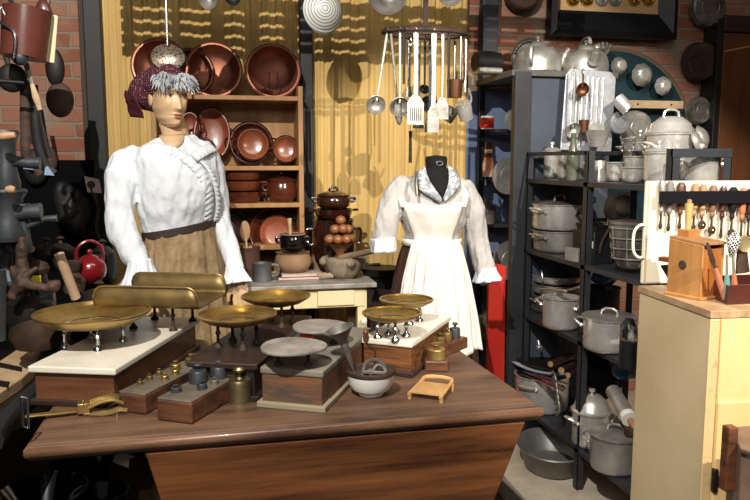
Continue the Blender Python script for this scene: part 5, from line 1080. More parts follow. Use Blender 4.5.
# ------------------------------------------------------------ pine dresser behind the mannequin
DY, DB = 3.60, 3.82
dx0, dx1 = PY(150, 100, DY).x, PY(303, 100, DY).x
zsh = [PY(250, y, DY).z for y in (95.5, 166, 203.5, 246)]
t = thing('pine_dresser', 'open pine shelf unit full of copper and brown earthenware behind the mannequin', 'shelf unit', ((dx0+dx1)/2, DY, FZ)); DO = Vector(((dx0+dx1)/2, DY, FZ))
def db_(n, x0, x1, y0, y1, z0, z1, m=PINE):
    b = NB(); box(b, x0-DO.x, x1-DO.x, y0-DO.y, y1-DO.y, z0-DO.z, z1-DO.z); return obj(n, b, m, t, smooth=False, bevel=.003)
for z in zsh: db_('shelf', dx0+.01, dx1-.02, DY, DB, z-.022, z)
db_('side_board', dx1-.025, dx1, DY, DB, FZ, zsh[0]+.05); db_('side_board', dx0, dx0+.025, DY, DB, FZ, zsh[0]+.05); db_('back_board', dx0, dx1, DB, DB+.012, FZ, zsh[0])
def standpan(label, px, py, rp, m, m2=None, y=3.74, asp=1, dp=.04, tilt=-.14, name='copper_pan', cat='pan', ears=True, inner=None, ring=True, yaw=0):
    p = PY(px, py, y); r = SZ(rp, p); t = thing(name, label, cat, p, rot=(pi/2+tilt, 0, yaw)); b = NB()
    lathe(b, [(0, -dp), (r*.6, -dp*.97), (r*.78, -dp*.8), (r*.93, -.004), (r, 0), (r, .004), (r*.92, .004), (r*.76, -dp*.72), (r*.58, -dp*.9), (0, -dp*.92)], 48, None, asp, 1); obj('dish', b, m, t, ang=60)
    b = NB(); tube(b, arc((0, 0, .002), r*1.0, 0, 2*pi, 44, 'xy')[:-1], .004, 6, True, mt=Matrix.Diagonal((asp, 1, 1, 1))); obj('rim', b, m2 or m, t)
    if ears:
        for s in (-1, 1): b = NB(); tube(b, [(s*r*asp*.97, -.025, 0), (s*(r*asp+.018), -.02, .002), (s*(r*asp+.022), 0, .002), (s*(r*asp+.018), .02, .002), (s*r*asp*.97, .025, 0)], .005, 6); obj('handle', b, m2 or m, t)
    return t
standpan('large shadowed copper pan standing at the left end of the dresser top', 160, 66, 27, COPPER, y=3.70, ears=False, dp=.09)
standpan('copper pan with dull bottom standing in the middle of the dresser top', 214, 70, 27, COPPER, y=3.73, ears=False, dp=.08)
standpan('wide copper pan lying behind, second from the left on the dresser top', 190, 72, 23, COPPERD, y=3.77, ears=False, dp=.05)
t = standpan('round bright copper pan with wire bail standing at the right end of the dresser top', 273, 71, 26.5, COPPER, y=3.68, ears=False, dp=.09)
b = NB(); tube(b, [(-.02, -.01, .01), (-.02, -.10, .012), (.02, -.10, .012), (.02, -.01, .01)], .003, 6, True); obj('wire_bail', b, STEEL, t)
standpan('oval red terracotta roasting dish on the upper dresser shelf, by the mannequin shoulder', 212, 134, 26, TERRA, TERRAB, asp=.68, yaw=.0)
standpan('small red earthenware dish half hidden by the mannequin neck', 190, 128, 16, TERRA, TERRAB, asp=.6, y=3.72)
standpan('large round brown glazed pan on the upper dresser shelf, middle', 251, 143, 21, TERRAB, DGLAZE, dp=.05); standpan('red-brown glazed bowl nested in front of the large brown pan', 253, 144, 15.5, M('orange_brown_glaze', (118, 62, 34), (140, 78, 46), .25, 0, 4, coat=.4), TERRAB, y=3.69, dp=.03)
standpan('small brown glazed dish with handle on the upper dresser shelf, rightmost', 286, 149, 13, MATS['orange_brown_glaze'], DGLAZE, y=3.70, dp=.03)
def on_d(px, k, y=3.7): return SHY(px, y, zsh[k])
def crock(label, p, r, h, m, lid=True, name='earthenware_pot', belly=1.12, ears=True, cat='pot', lm=None):
    t = thing(name, label, cat, p); b = NB(); lathe(b, [(0, 0), (r*.72, 0), (r*.95, h*.25), (r*belly*.94, h*.5), (r*.98, h*.8), (r*.9, h*.93), (r*.97, h), (r*.9, h), (r*.85, h*.9), (0, h*.6)], 40); obj('body', b, m, t, ang=60)
    if ears:
        for s in (-1, 1): b = NB(); tube(b, bez([(s*r*.93, 0, h*.82), (s*r*1.25, 0, h*.8), (s*r*1.22, 0, h*.58), (s*r*1.0, 0, h*.52)]), .007, 8); obj('handle', b, m, t)
    if lid:
        b = NB(); lathe(b, [(0, h+r*.3), (r*.4, h+r*.28), (r*.8, h+r*.12), (r*.98, h+.004), (r*.98, h-.001), (0, h-.001)], 36); l_ = obj('lid', b, lm or m, t); b = NB(); tube(b, arc((0, 0, h+r*.26), r*.25, 0, pi, 10, 'xz'), .006, 8); obj('knob', b, lm or m, l_)
    return t
p = on_d(243, 1+1); r = SZ(19, p)
def bowl_(label, p, r, h, m, name='earthenware_dish', ears=True):
    t = thing(name, label, 'dish', p); b = NB(); lathe(b, [(0, 0), (r*.75, 0), (r*.85, h*.15), (r*.97, h*.9), (r, h), (r*.93, h), (r*.8, h*.2), (0, h*.1)], 40); obj('body', b, m, t, ang=60)
    if ears:
        for s in (-1, 1): b = NB(); tube(b, [(s*r*.97, -.02, h*.85), (s*(r+.02), -.015, h*.9), (s*(r+.02), .015, h*.9), (s*r*.97, .02, h*.85)], .005, 6); obj('handle', b, m, t)
    return t
bowl_('low brown dish at the bottom of the dish stack on the middle dresser shelf', p, r*1.0, .055, TERRAB); bowl_('second brown dish in the stack on the middle dresser shelf', p+Vector((0, 0, .058)), r*.98, .05, M('light_brown_glaze', (98, 50, 28), (120, 64, 38), .25, 0, 4, coat=.5)); bowl_('topmost brown dish in the stack on the middle dresser shelf', p+Vector((0, 0, .111)), r*1.02, .04, MATS['light_brown_glaze'])
p = on_d(221, 2, 3.72); bowl_('dark brown dish left of the stack on the middle dresser shelf', p, SZ(13, p), .08, DGLAZE, ears=False)
p = on_d(282, 2, 3.7); crock('dark brown lidded earthenware pot with ears on the middle dresser shelf', p, SZ(15, p), .11, TERRAB)
standpan('large dark-rimmed plate standing on the lower dresser shelf', 273, 232, 24, TERRAB, DGLAZE, dp=.03, name='earthenware_plate', cat='plate', ears=False)
standpan('red terracotta plate standing in front of the large dark-rimmed plate', 277, 233, 17.5, TERRA, TERRAB, y=3.69, dp=.02, name='earthenware_plate', cat='plate', ears=False)
standpan('dark glazed plate at the left of the lower dresser shelf', 230, 226, 22, DGLAZE, TERRAB, y=3.75, dp=.03, name='earthenware_plate', cat='plate', ears=False)
# ------------------------------------------------------------ cream kitchen table
KZ = .89; kx0, kx1 = PY(228, 283, 3.2).x, PY(377, 283, 3.2).x; KO = Vector(((kx0+kx1)/2, 3.37, FZ))
t = thing('kitchen_table', 'cream painted kitchen table with grey marble top behind the brass pans', 'table', KO)
def kb(n, m, x0, x1, y0, y1, z0, z1, bv=.004):
    b = NB(); box(b, x0-KO.x, x1-KO.x, y0-KO.y, y1-KO.y, z0-KO.z, z1-KO.z); return obj(n, b, m, t, smooth=False, bevel=bv)
kb('marble_top', MARBG, kx0, kx1, 3.2, 3.59, KZ-.022, KZ); kb('apron', CREAM, kx0+.03, kx1-.05, 3.23, 3.54, KZ-.115, KZ-.022)
dr = kb('drawer', CREAM, kx0+.40, kx1-.10, 3.22, 3.24, KZ-.105, KZ-.034)
for x in (kx0+.04, kx1-.085):
    for y in (3.235, 3.50): kb('leg', CREAM, x, x+.045, y, y+.045, FZ, KZ-.022)
b = NB(); lathe(b, [(0, 0), (.01, .002), (.006, .012), (.013, .022), (0, .03)], 14, T(kx1-.06-KO.x, -.145, KZ-.18-KO.z) @ R(pi/2, 'X')); obj('clamp_screw', b, ENAM, t)
def onK(px, py): return PZ(px, py, KZ)
p = onK(299, 280); t = thing('cookbook', 'lower pink-edged book under the clay pan on the kitchen table', 'book', p, -.05); b = NB(); box(b, -.095, .095, -.0, .13, .002, .014); obj('pages', b, PAPER, t, smooth=False); b = NB(); box(b, -.098, .098, -.003, .133, 0, .002); box(b, -.098, .098, -.003, .133, .014, .016); obj('cover', b, M('red_cover', (120, 56, 54), None, .5), t, smooth=False)
t = thing('cookbook', 'upper paler book directly under the clay pan on the kitchen table', 'book', p+Vector((.012, 0, .0165)), .04); b = NB(); box(b, -.09, .10, .0, .13, .002, .012); obj('pages', b, PAPER, t, smooth=False); b = NB(); box(b, -.093, .103, -.003, .133, 0, .002); box(b, -.093, .103, -.003, .133, .012, .014); obj('cover', b, M('pale_cover', (176, 160, 146), None, .5), t, smooth=False)
pc = p+Vector((-.02, .065, .031)); r = SZ(19, pc); t = crock('round unglazed clay pan standing on the books', pc, r*.93, .095, CLAY, False, 'clay_pan', 1.14, False)
pj = pc+Vector((0, .0, .096)); t = crock('shiny black glazed jar with pale rim on top of the clay pan', pj, SZ(13, pc), .085, BGLAZE, False, 'black_jar', 1.1, True); b = NB(); tube(b, arc((0, 0, .085), SZ(12.3, pc), 0, 2*pi, 24, 'xy')[:-1], .004, 6, True); obj('pale_rim', b, CLAY, t)
b = NB(); tube(b, [(0, 0, 0), (-.003, 0, .07), (-.004, 0, .11)], [.006, .008, .011], 10); single('wooden_spoon', 'wooden spoon handle standing in the black glazed jar', 'spoon', b, BEECH, pj+Vector((-.01, 0, .05)))
p = onK(262, 281); t = thing('pewter_mug', 'small dull pewter mug at the front left of the kitchen table', 'mug', p); r = SZ(10, p); b = NB(); lathe(b, [(0, 0), (r, 0), (r*1.02, .01), (r*.92, .05), (r*1.02, .086), (r*.95, .086), (r*.86, .05), (0, .01)], 30); obj('body', b, M('pewter', (84, 86, 86), (116, 118, 116), .45, .6, 8, bump=.2), t); b = NB(); tube(b, bez([(r*.95, 0, .075), (r*1.6, 0, .07), (r*1.6, 0, .03), (r*.98, 0, .02)]), .005, 8, flat=1.5); obj('handle', b, MATS['pewter'], t)
p = onK(249, 277)+Vector((0, .06, 0)); t = thing('brown_jar', 'brown jar holding wooden spoons at the left of the kitchen table', 'jar', p); r = SZ(13, p); b = NB(); lathe(b, [(0, 0), (r*.9, 0), (r, .02), (r*.9, .12), (r, .14), (r*.88, .14), (r*.8, .02), (0, .01)], 30); obj('body', b, M('brown_box', (70, 46, 38), (92, 62, 50), .5, 0, 5), t)
for px, py, dz, lab in ((231, 232, -.02, 'dark-grained wooden spoon leaning left in the brown jar'), (245, 231, 0, 'pale wooden spoon standing in the brown jar')):
    B = PY(px, py, p.y); d = B-(p+Vector((0, 0, .04))); t = thing('wooden_spoon', lab, 'spoon', p+Vector((0, 0, .04))); b = NB(); tube(b, [(0, 0, 0), d*.8], .006, 8); obj('handle', b, BEECH, t); b = NB(); rr = SZ(7, B); ball(b, tuple(d), (rr*.75, .006, rr*1.5), 16); obj('paddle', b, M('spoon_wood', (140, 108, 76), (166, 132, 96), .6, 0, 6) if dz == 0 else DKW, t)
p = onK(321, 274)+Vector((.0, .03, 0)); crock('small rough clay cup between the clay pan and the mortar', p, SZ(9.5, p), .10, CLAY, False, 'clay_cup', 1.0, False)
b = NB(); chain(b, [(0, 0, 0), (.03, -.02, 0), (.06, -.025, .0)], [.014, .018, .013]); crumple(b, .006, 40); single('clay_spout', 'broken grey clay piece lying before the clay cup', 'shard', b, CLAYG, onK(318, 279)+Vector((0, 0, .018)))
p = onK(345, 279); t = thing('stone_mortar', 'rough grey clay mortar with lugs at the right of the kitchen table', 'mortar', p+Vector((0, .045, 0))); r = SZ(22, p)
b = NB(); lathe(b, [(0, 0), (r*.55, 0), (r*.8, .03), (r*.97, .075), (r, .10), (r*.88, .104), (r*.7, .06), (0, .04)], 36); 
for a in (.2, 1.9, 3.4, 4.9): ball(b, (r*.98*cos(a), r*.98*sin(a), .085), (.022, .022, .02), 12)
crumple(b, .008, 24); obj('bowl', b, CLAYG, t, ang=180)
A = p+Vector((-.03, .05, .09)); B = PY(381, 249, 3.14); b = NB(); chain(b, [(0, 0, 0), (B-A)*.4, B-A], [.02, .015, .012]); crumple(b, .005, 30); single('wooden_pestle', 'long rough wooden pestle lying in the grey mortar', 'pestle', b, M('pestle_wood', (118, 98, 74), (146, 124, 96), .8, 0, 8, bump=.4), A, ang=180)
b = NB(); tube(b, [(0, 0, 0), (.07, 0, .0)], [.006, .009], 10); single('black_pan_stick', 'black pan handle sticking out right of the mortar', 'handle', b, BLACK, PY(366, 265, 3.40))
# wooden egg cup tree
p = onK(342, 262); p = Vector((PY(340, 250, 3.37).x, 3.37, KZ)); t = thing('egg_stand', 'turned wooden egg stand heaped with round wooden eggs', 'egg stand', p); hz_ = PY(340, 243, 3.37).z-KZ
b = NB(); lathe(b, [(0, 0), (.036, 0), (.034, .012), (.02, .03), (.013, hz_*.5), (.022, hz_*.75), (.06, hz_*.98), (.075, hz_), (.07, hz_), (0, hz_*.85)], 30); obj('stand', b, EGG, t)
pp = [(-.062, -.02, .02), (-.02, -.05, .02), (.03, -.045, .02), (.066, -.005, .02), (.035, .04, .02), (-.035, .04, .02), (-.03, -.012, .062), (.012, -.03, .064), (.045, .0, .06), (.0, .03, .062), (.004, -.004, .10)]
el = ('at the left end of the bottom row', 'front left of the bottom row', 'front right of the bottom row', 'at the right end of the bottom row', 'back right of the bottom row', 'back left of the bottom row', 'left in the second layer', 'front in the second layer', 'right in the second layer', 'back in the second layer', 'topmost of the heap')
for k, (x, y, z) in enumerate(pp):
    b = NB(); ball(b, (0, 0, 0), (.0245, .0245, .022), 18); single('wooden_egg', 'orange-brown wooden egg on the turned stand, '+el[k], 'egg', b, EGG, p+Vector((x*.86, y*.75, hz_+z*1.1)), group='wooden eggs on the turned stand')
# stack of dark casseroles
p = Vector((PY(334, 250, 3.53).x, 3.535, KZ)); zz = PY(334, 219, 3.53).z-KZ; r = SZ(22, p)
crock('big dark brown glazed pot at the bottom of the stack behind the eggs', p, r, zz, DGLAZE, False, 'glazed_pot', 1.08)
z2 = PY(334, 209, 3.49).z-KZ; bowl_('shallow dark glazed dish in the middle of the pot stack', p+Vector((0, 0, zz+.002)), SZ(20, p), z2-zz-.004, DGLAZE)
z3 = PY(335, 198, 3.49).z-KZ; crock('dark lidded casserole on top of the pot stack behind the eggs', p+Vector((.0, 0, z2)), SZ(17, p), z3-z2+.01, DGLAZE, True, 'casserole', 1.06)
p = PY(386, 290, 3.3); b = NB(); lathe(b, [(0, 0), (.09, 0), (.11, .05), (.1, .05), (.085, .005), (0, .005)], 30); 
t = thing('dark_pan_stack', 'dark round pans stacked on a stool at the right of the kitchen table', 'pans', (p.x, 3.42, p.z)); obj('pan', b, IRON, t)
b = NB(); lathe(b, [(0, 0), (.08, 0), (.1, .04), (.09, .04), (0, .03)], 30, T(0, 0, .052)); obj('pan', b, IRON, t); b = NB(); box(b, -.1, .1, -.1, .1, FZ-p.z, 0); obj('stool', b, DKW, t, smooth=False)

# ------------------------------------------------------------ hanging utensil rack
HYY = 3.02; hcn = PY(425, 33, HYY); hr_ = SZ(41, hcn)
t = thing('utensil_rack', 'dark iron hoop rack hung on a flat rod before the yellow curtain', 'utensil rack', hcn)
b = NB(); tube(b, arc((0, 0, 0), hr_, 0, 2*pi, 48, 'xy')[:-1], .012, 6, True, flat=1); b.transform(Matrix.Diagonal((1, .55, 1, 1))); obj('hoop', b, RUST, t)
b = NB(); box(b, -.009, .013, -.003, .003, -.0, 2.28-hcn.z); obj('rod', b, RUST, t, smooth=False); b = NB(); box(b, -hr_, hr_, -.008, .008, -.005, .005); obj('cross_bar', b, RUST, t, smooth=False)
def hp(px, back=0):      # hanging point on the hoop for a pixel column
    s = (px-425)/41.5; s = max(-.99, min(.99, s)); yy = HYY+(1 if back else -1)*hr_*.55*math.sqrt(1-s*s); p = PY(px, 40, yy); p.z = hcn.z-.018; return p
def pz_(y, p): return p.z-PY(proj(p)[0], y, p.y).z
def hl(label, px, ybowl, rp, m, back=0, hm=None, lean=0, bowlrot=1.15, **k):
    p = hp(px, back); return ladle(label, p, pz_(ybowl, p), SZ(rp, p), m, rot=(0, lean, 0), hm=hm, bowlrot=bowlrot, **k)
def hs(label, px, yb, wp, hpx, m, back=0, hm=None, slots=0, lean=0, **k):
    p = hp(px, back); return spatula(label, p, pz_(yb, p), SZ(wp, p), SZ(hpx, p), m, rot=(0, lean, 0), hm=hm, slots=slots, **k)
hl('aluminium ladle at the far left of the hoop rack, handle slanting', 387, 106, 9.5, ALD, lean=.16, bowlrot=-1.25+pi)
hl('second dull ladle from the left on the hoop rack, straight handle', 400, 107, 10, ALD, bowlrot=-1.25+pi)
p = hp(391); t = thing('serving_spoon', 'long narrow dark serving spoon between the two left ladles', 'spoon', p, rot=(0, -.10, 0)); ln_ = pz_(100, p); b = NB(); tube(b, [(0, 0, 0), (0, 0, -ln_)], [.006, .005], 8, flat=.5); obj('handle', b, ALDK, t); b = NB(); ball(b, (0, 0, -ln_-.045), (.018, .006, .06), 18); obj('bowl', b, ALDK, t)
hs('thin blue-grey steel spatula behind, left of the white-handled one', 409, 88, 6, 9, STEEL, 1)
hs('white-handled perforated turner in the middle of the hoop rack', 416, 98, 17, 26, ALU, hm=ENAM, slots=6, hw=.011, name='turner')
hl('tiny round iron ladle under the middle of the hoop rack', 425, 89, 5, IRON, 1)
hl('blue-grey ladle behind the middle turners', 430, 104, 9, GREYIRON, 1)
hs('long white-handled flat turner right of the middle of the hoop rack', 434, 108, 12, 24, ALD, hm=ENAM, hw=.012, name='turner')
hs('dull square turner with bright thin handle, right part of the rack', 443, 100, 13, 19, ALD, hm=ALU, name='turner')
hs('dark square scraper hanging behind and below the perforated turner', 419, 112, 11, 16, ALDK, 1, name='scraper')
hs('small dark scraper hanging low right of the perforated turner', 431, 118, 11, 14, GREYIRON, 1, name='scraper')
for k, (px, y, m, lab) in enumerate(((449, 98, IRON, 'dark thin skewer-like handle left of the brown cup'), (455, 80, STEEL, 'bright thin steel handle behind the brown cup'), (461, 80, STEEL, 'second bright steel handle at the right of the rack'), (466, 92, ALU, 'rightmost aluminium handle on the hoop rack'), (404, 84, IRON, 'dark thin handle behind the second ladle'))):
    p = hp(px, k % 2); b = NB(); tube(b, [(0, 0, 0), (0, 0, -pz_(y, p))], [.006, .005], 8, flat=.5); tube(b, arc((0, 0, .01), .01, -pi/2, pi*.9, 8, 'yz'), .0025, 6); single('hanging_utensil', lab, 'utensil', b, m, p)
def cup(label, px, py, wp, hpx, m, rot, y=HYY-.04):
    p = PY(px, py, y); r = SZ(wp/2, p); h = SZ(hpx, p); t = thing('hanging_cup', label, 'cup', p, rot=rot); b = NB(); lathe(b, [(0, -h), (r*.85, -h), (r, 0), (r*1.04, 0), (r*.94, 0), (r*.8, -h+.004), (0, -h+.004)], 26); obj('cup_body', b, m, t)
    b = NB(); ht_ = hcn.z-p.z; tube(b, [(r, 0, -.01), (r*1.2, 0, .01), (r*1.1, 0, ht_*.9 if rot == (0, 0, 0) else .05)], .004, 6, flat=1.5); obj('handle', b, m, t)
cup('dark brown dipper cup hanging at the right of the hoop rack', 455, 80, 16, 17, COPPERD, (0, 0, 0)); cup('shiny tilted measuring cup lowest at the right of the hoop rack', 463, 103, 16, 17, ALU, (.3, -.35, 0)); cup('second dull tilted cup behind the shiny one on the hoop rack', 454, 108, 13, 15, ALDK, (.2, .5, 0), HYY+.05)
p = hp(411, 1); p.z = PY(411, 131, p.y).z; t = thing('hanging_brush', 'dark whisk brush handle dangling on a wire under the rack', 'brush', p); b = NB(); tube(b, [(0, 0, 0), (0, 0, -.03), (0, 0, -.14)], [.008, .006, .008], 8); obj('grip', b, RUST, t); b = NB(); tube(b, [(0, 0, 0), (0, 0, hcn.z-p.z)], .0015, 5); obj('wire', b, STEEL, t)
# other things hanging from the rail
def disc(label, px, py, rp, m, y=3.0, asp=1, tilt=0, stem=True, name='skimmer', dome=.02, hm=STEEL, yaw=0, dx=0):
    p = PY(px, py, y); r = SZ(rp, p); t = thing(name, label, 'skimmer' if name == 'skimmer' else 'colander', p); b = NB(); mt = R(yaw) @ R(tilt, 'Y') @ R(pi/2, 'X')
    lathe(b, [(0, -dome), (r*.5, -dome*.8), (r*.85, -dome*.3), (r, 0), (r*1.03, 0), (r*1.03, .003), (r*.84, -dome*.2), (r*.5, -dome*.7), (0, -dome*.9)], 44, mt, 1, asp); obj('disc', b, m, t, ang=60)
    if stem:
        b = NB(); tube(b, [(dx*.3, 0, r*asp*.9), (dx, 3.04-p.y, 2.3-p.z)], .005, 8, flat=.5); obj('handle', b, hm, t)
    return t
disc('round pierced skimmer with long handle hanging above the cap', 168, 57, 15.5, PIERCED, asp=.78, y=3.05)
t = disc('white enamel colander with pierced rings hanging at the top centre', 323, 11, 21, COLAND, y=3.3, asp=1.02, dome=-.07, name='colander', yaw=.35, hm=IRON)
disc('dark skimmer partly cut off by the top edge, above the dresser', 208, -3, 9, ALDK, y=3.0, asp=1.3); disc('dark metal colander cut off by the top edge, left of the rack rod', 387, -6, 19, ALDK, y=3.0, name='colander', dome=.05)
disc('dark pan with wooden handle cut off by the top edge, right of the rack rod', 450, -8, 13, ALDK, y=3.0, name='colander', dome=.04)
disc('small dark spoon bowl cut off by the top edge, left of the white colander', 233, -2, 7, IRON, y=3.0)

# ------------------------------------------------------------ dark clutter on the left
b = NB(); box(b, -.9, .0, -.02, .02, FZ, PY(60, 160, 3.3).z); single('shade_screen', 'black screen standing in for shade on the brick behind the grinders at the left', 'screen', b, M('shade_black', (9, 9, 10), None, .95, spec=.1), (PY(93, 136, 3.6).x, 3.6, 0), smooth=False)  # black sheet in place of the deep shade on the brick wall
# left bench
LB = PZ(2, 440, .72)
t = thing('side_bench', 'dark side bench at the left edge crowded with old kitchen iron', 'bench', (-.95, 2.3, FZ)); LO = Vector((-.95, 2.3, FZ))
zb2 = .74
b = NB(); prism(b, [(.12+.0, -1.0), (.40, -.15), (.62, .6), (-.6, .6), (-.6, -1.0)], zb2-FZ-.04, zb2-FZ); obj('bench_top', b, EBON, t, smooth=False, bevel=.004)
b = NB(); prism(b, [(-.1, -.95), (.1, -.15), (.3, .55), (-.6, .55), (-.6, -.95)], 0, zb2-FZ-.04); obj('bench_body', b, BLACK, t, smooth=False)
b = NB(); tube(b, [(0, 0, 0), (0, 0, -.07), (.012, 0, -.075), (.012, 0, -.005), (0, 0, 0)], .003, 6); single('wire_hook', 'bent light wire hook hanging at the front of the side bench', 'hook', b, STEEL, PY(21, 397, 1.72))
def onB(px, py, z=zb2): return PZ(px, py, z)
# pale wooden board with bands
p = onB(20, 372, .80); 
def flatpoly(label, name, pts, z0, z1, m, cat, bands=()):
    P_ = [PZ(px, py, z1) for px, py in pts]; c = sum(P_, Vector())/len(P_); b = NB(); prism(b, [((q.x-c.x), (q.y-c.y)) for q in P_], z0-z1, 0); t = thing(name, label, cat, (c.x, c.y, z1)); obj('board', b, m, t, smooth=False, bevel=.003)
    for bd in bands:
        Q = [PZ(px, py, z1) for px, py in bd]; b = NB(); prism(b, [((q.x-c.x), (q.y-c.y)) for q in Q], -.002, .004); obj('iron_band', b, IRON, t, smooth=False)
    return t
flatpoly('pale wooden board with two dark bands lying on the side bench', 'banded_board', [(-8, 366), (22, 346), (40, 345), (36, 352), (33, 358), (40, 362), (22, 378), (-8, 398)], zb2, .775, BEECH, 'board', ([(-8, 362), (22, 368), (22, 372), (-8, 366)], [(-8, 380), (10, 383), (8, 388), (-8, 385)]))
b = NB(); pts = [PZ(*c, zb2+.06) for c in ((68, 322), (62, 345), (54, 372), (34, 395), (8, 420), (-6, 440))]; o_ = pts[0].copy(); tube(b, bez([q-o_ for q in pts]), .022, 8, flat=1.4); single('leather_belt', 'thick black leather belt running over the side bench edge', 'belt', b, BLK, o_)
t = flatpoly('small tan wood block on the iron arm behind the big brass pan', 'wood_block', [(8, 302), (14, 296), (31, 296), (29, 306), (10, 305)], .90, .93, BEECH, 'block')
# black iron stand carrying the block
b = NB(); tube(b, bez([(0, 0, 0), (.05, 0, .01), (.12, -.03, -.02), (.16, -.08, -.10), (.13, -.1, -.16)]), .016, 8); single('iron_bracket', 'curved black iron arm under the small tan wood block', 'iron arm', b, IRON, PZ(12, 308, .905))
# star-shaped rusty iron
p = PY(22, 300, 2.35); t = thing('star_shaped_iron', 'rusty star-shaped iron bracket standing behind the side bench', 'bracket', p)
def seg(b, a, c, y, ra, rc): A, C = PY(*a, y)-p, PY(*c, y)-p; chain(b, [A, (A+C)/2, C], [ra, (ra+rc)/2, rc])
b = NB(); seg(b, (22, 240), (22, 285), 2.35, .014, .024); seg(b, (22, 282), (12, 268), 2.35, .02, .008); seg(b, (22, 280), (36, 268), 2.33, .02, .008); seg(b, (22, 280), (14, 296), 2.33, .022, .016); seg(b, (22, 283), (50, 289), 2.32, .018, .011)
ball(b, PY(55, 286, 2.32)-p, .02, 12); b = voxel(b, .005, 3); crumple(b, .006, 30); obj('casting', b, RUST, t, ang=180)
# grey metal post and cones at the very left
b = NB(); tube(b, [PY(-3, 340, 2.0)-PY(-3, 340, 2.0), PY(-3, 270, 2.0)-PY(-3, 340, 2.0)], .022, 12); single('grey_iron_post', 'blue-grey iron post at the very left edge above the side bench', 'post', b, GREYIRON, PY(-3, 340, 2.0))
# meat grinders
for px, py, s, rz, lab in ((2, 250, .9, 1.0, 'upper grey meat grinder with orange wooden grip at the left edge'), (12, 285, .9, .6, 'lower grey meat grinder standing behind the side bench')):
    p = PY(px, py, 2.45); grinder(lab, p, s, GREYIRON, rz, HANDW)
def woodgrip(label, A, B, r=.012, m=HANDW):
    b = NB(); d = B-A; lathe(b, [(0, 0), (r*.6, .002), (r, .012), (r*1.1, d.length*.5), (r*.8, d.length*.9), (0, d.length)], 14, Vector((0, 0, 1)).rotation_difference(d).to_matrix().to_4x4()); single('wooden_masher', label, 'handle', b, m, A)
woodgrip('orange wooden grip at the left edge, upper one', PY(-3, 137, 2.3), PY(17, 135, 2.3)); woodgrip('orange wooden grip at the left edge, lower one', PY(5, 189, 2.3), PY(16, 190, 2.3))
for k, (px, py, h, r, lab) in enumerate(((6, 160, .18, .035, 'blue-grey iron grinder column at the left edge, upper'), (8, 215, .16, .05, 'wide grey iron grinder housing at the left edge'), (24, 228, .15, .02, 'grey iron tube standing beside the grinder housing'))):
    b = NB(); lathe(b, [(0, -h/2), (r, -h/2), (r*1.1, -h*.4), (r*.8, -h*.1), (r*.9, h*.3), (r*1.2, h*.45), (r*1.1, h/2), (0, h/2)], 20); t = single('grinder_column', lab, 'meat grinder', b, GREYIRON, PY(px, py, 2.4))
    b = NB(); tube(b, [(0, 0, 0), (.07, -.02, -.01+.02*k), (.1, -.02, -.01+.02*k)], [r*.5, r*.45, r*.55], 12); obj('side_arm', b, GREYIRON, t)
# bottle with yellow label
p = PY(41, 318, 2.5); t = thing('lidded_glass_bottle', 'dark glass bottle with bright yellow label behind the iron bracket', 'bottle', p); b = NB(); lathe(b, [(0, 0), (.045, 0), (.05, .02), (.048, .09), (.028, .13), (.026, .15), (0, .15)], 26); obj('glass', b, M('dark_bottle_glass', (26, 30, 30), None, .08, 0, coat=.6), t); b = NB(); box(b, -.018, .014, -.035, -.030, .098, .146); obj('yellow_label', b, YEL, t); b = NB(); lathe(b, [(0, .15), (.03, .15), (.035, .165), (.03, .18), (.01, .19), (0, .195)], 24); obj('stopper', b, RUST, t)
# rolling pin leaning
A, B = PY(76, 298, 2.6), PY(59, 254, 2.55); b = NB(); tube(b, [(0, 0, 0), (B-A)], .0165, 16); single('leaning_rolling_pin', 'pale wooden rolling pin leaning up behind the big brass pan', 'rolling pin', b, M('pin_wood', (184, 150, 122), (206, 174, 146), .6, 0, 7), A)
# red teapot
p = PY(91, 284, 2.75); t = thing('red_teapot', 'red enamel teapot with black handle behind the scales', 'teapot', p, .3); r = SZ(16, p); b = NB(); ball(b, (0, 0, r*.92), (r, r, r*.95), 28); obj('body', b, REDE, t); b = NB(); lathe(b, [(0, r*1.95), (r*.45, r*1.8), (r*.5, r*1.74), (0, r*1.7)], 24); l_ = obj('lid', b, REDE, t); b = NB(); ball(b, (0, 0, r*2.06), .011, 10); obj('knob', b, REDE, l_); b = NB(); tube(b, bez([(-r*.8, 0, r*1.3), (-r*.7, 0, r*2.3), (0, 0, r*2.75), (r*.7, 0, r*2.3), (r*.8, 0, r*1.3)]), .006, 8); obj('handle', b, REDE, t); b = NB(); tube(b, bez([(-r*.8, 0, r*.6), (-r*1.3, 0, r*.9), (-r*1.5, 0, r*1.3)]), [.02]*8+[.014]*8+[.01], 12); obj('spout', b, REDE, t)
b = NB(); lathe(b, [(0, 0), (.035, 0), (.04, .04), (.018, .07), (.03, .1), (.03, .11), (0, .115)], 20); crumple(b, .006, 30); single('small_iron_mill', 'small dark iron mill in front of the red teapot', 'mill', b, RUST, PY(74, 292, 2.68))
for k, (px, py, r, h, lab) in enumerate(((47, 250, .05, .05, 'dark round iron lid knob behind the rolling pin'), (62, 262, .055, .10, 'dark iron kettle between the rolling pin and the teapot'), (104, 270, .05, .12, 'dark iron jar right of the red teapot'), (30, 318, .075, .10, 'big dark iron drum beneath the brass pan, left'), (100, 296, .06, .05, 'dark iron dish just behind the brass scoop'), (40, 338, .09, .12, 'low dark grey bucket on the side bench under the brass pan'))):
    p = PY(px, py+8, 2.85 if k < 3 else 2.45); t = thing('iron_vessel', lab, 'vessel', p); b = NB(); lathe(b, [(0, 0), (r*.8, 0), (r, h*.3), (r*.9, h*.8), (r*.4, h), (0, h)], 26); obj('body', b, IRON if k != 5 else RUST, t); b = NB(); lathe(b, [(0, h-.002), (.008, h), (.006, h+.012), (.016, h+.02), (0, h+.03)], 14); obj('knob', b, RUST, t)
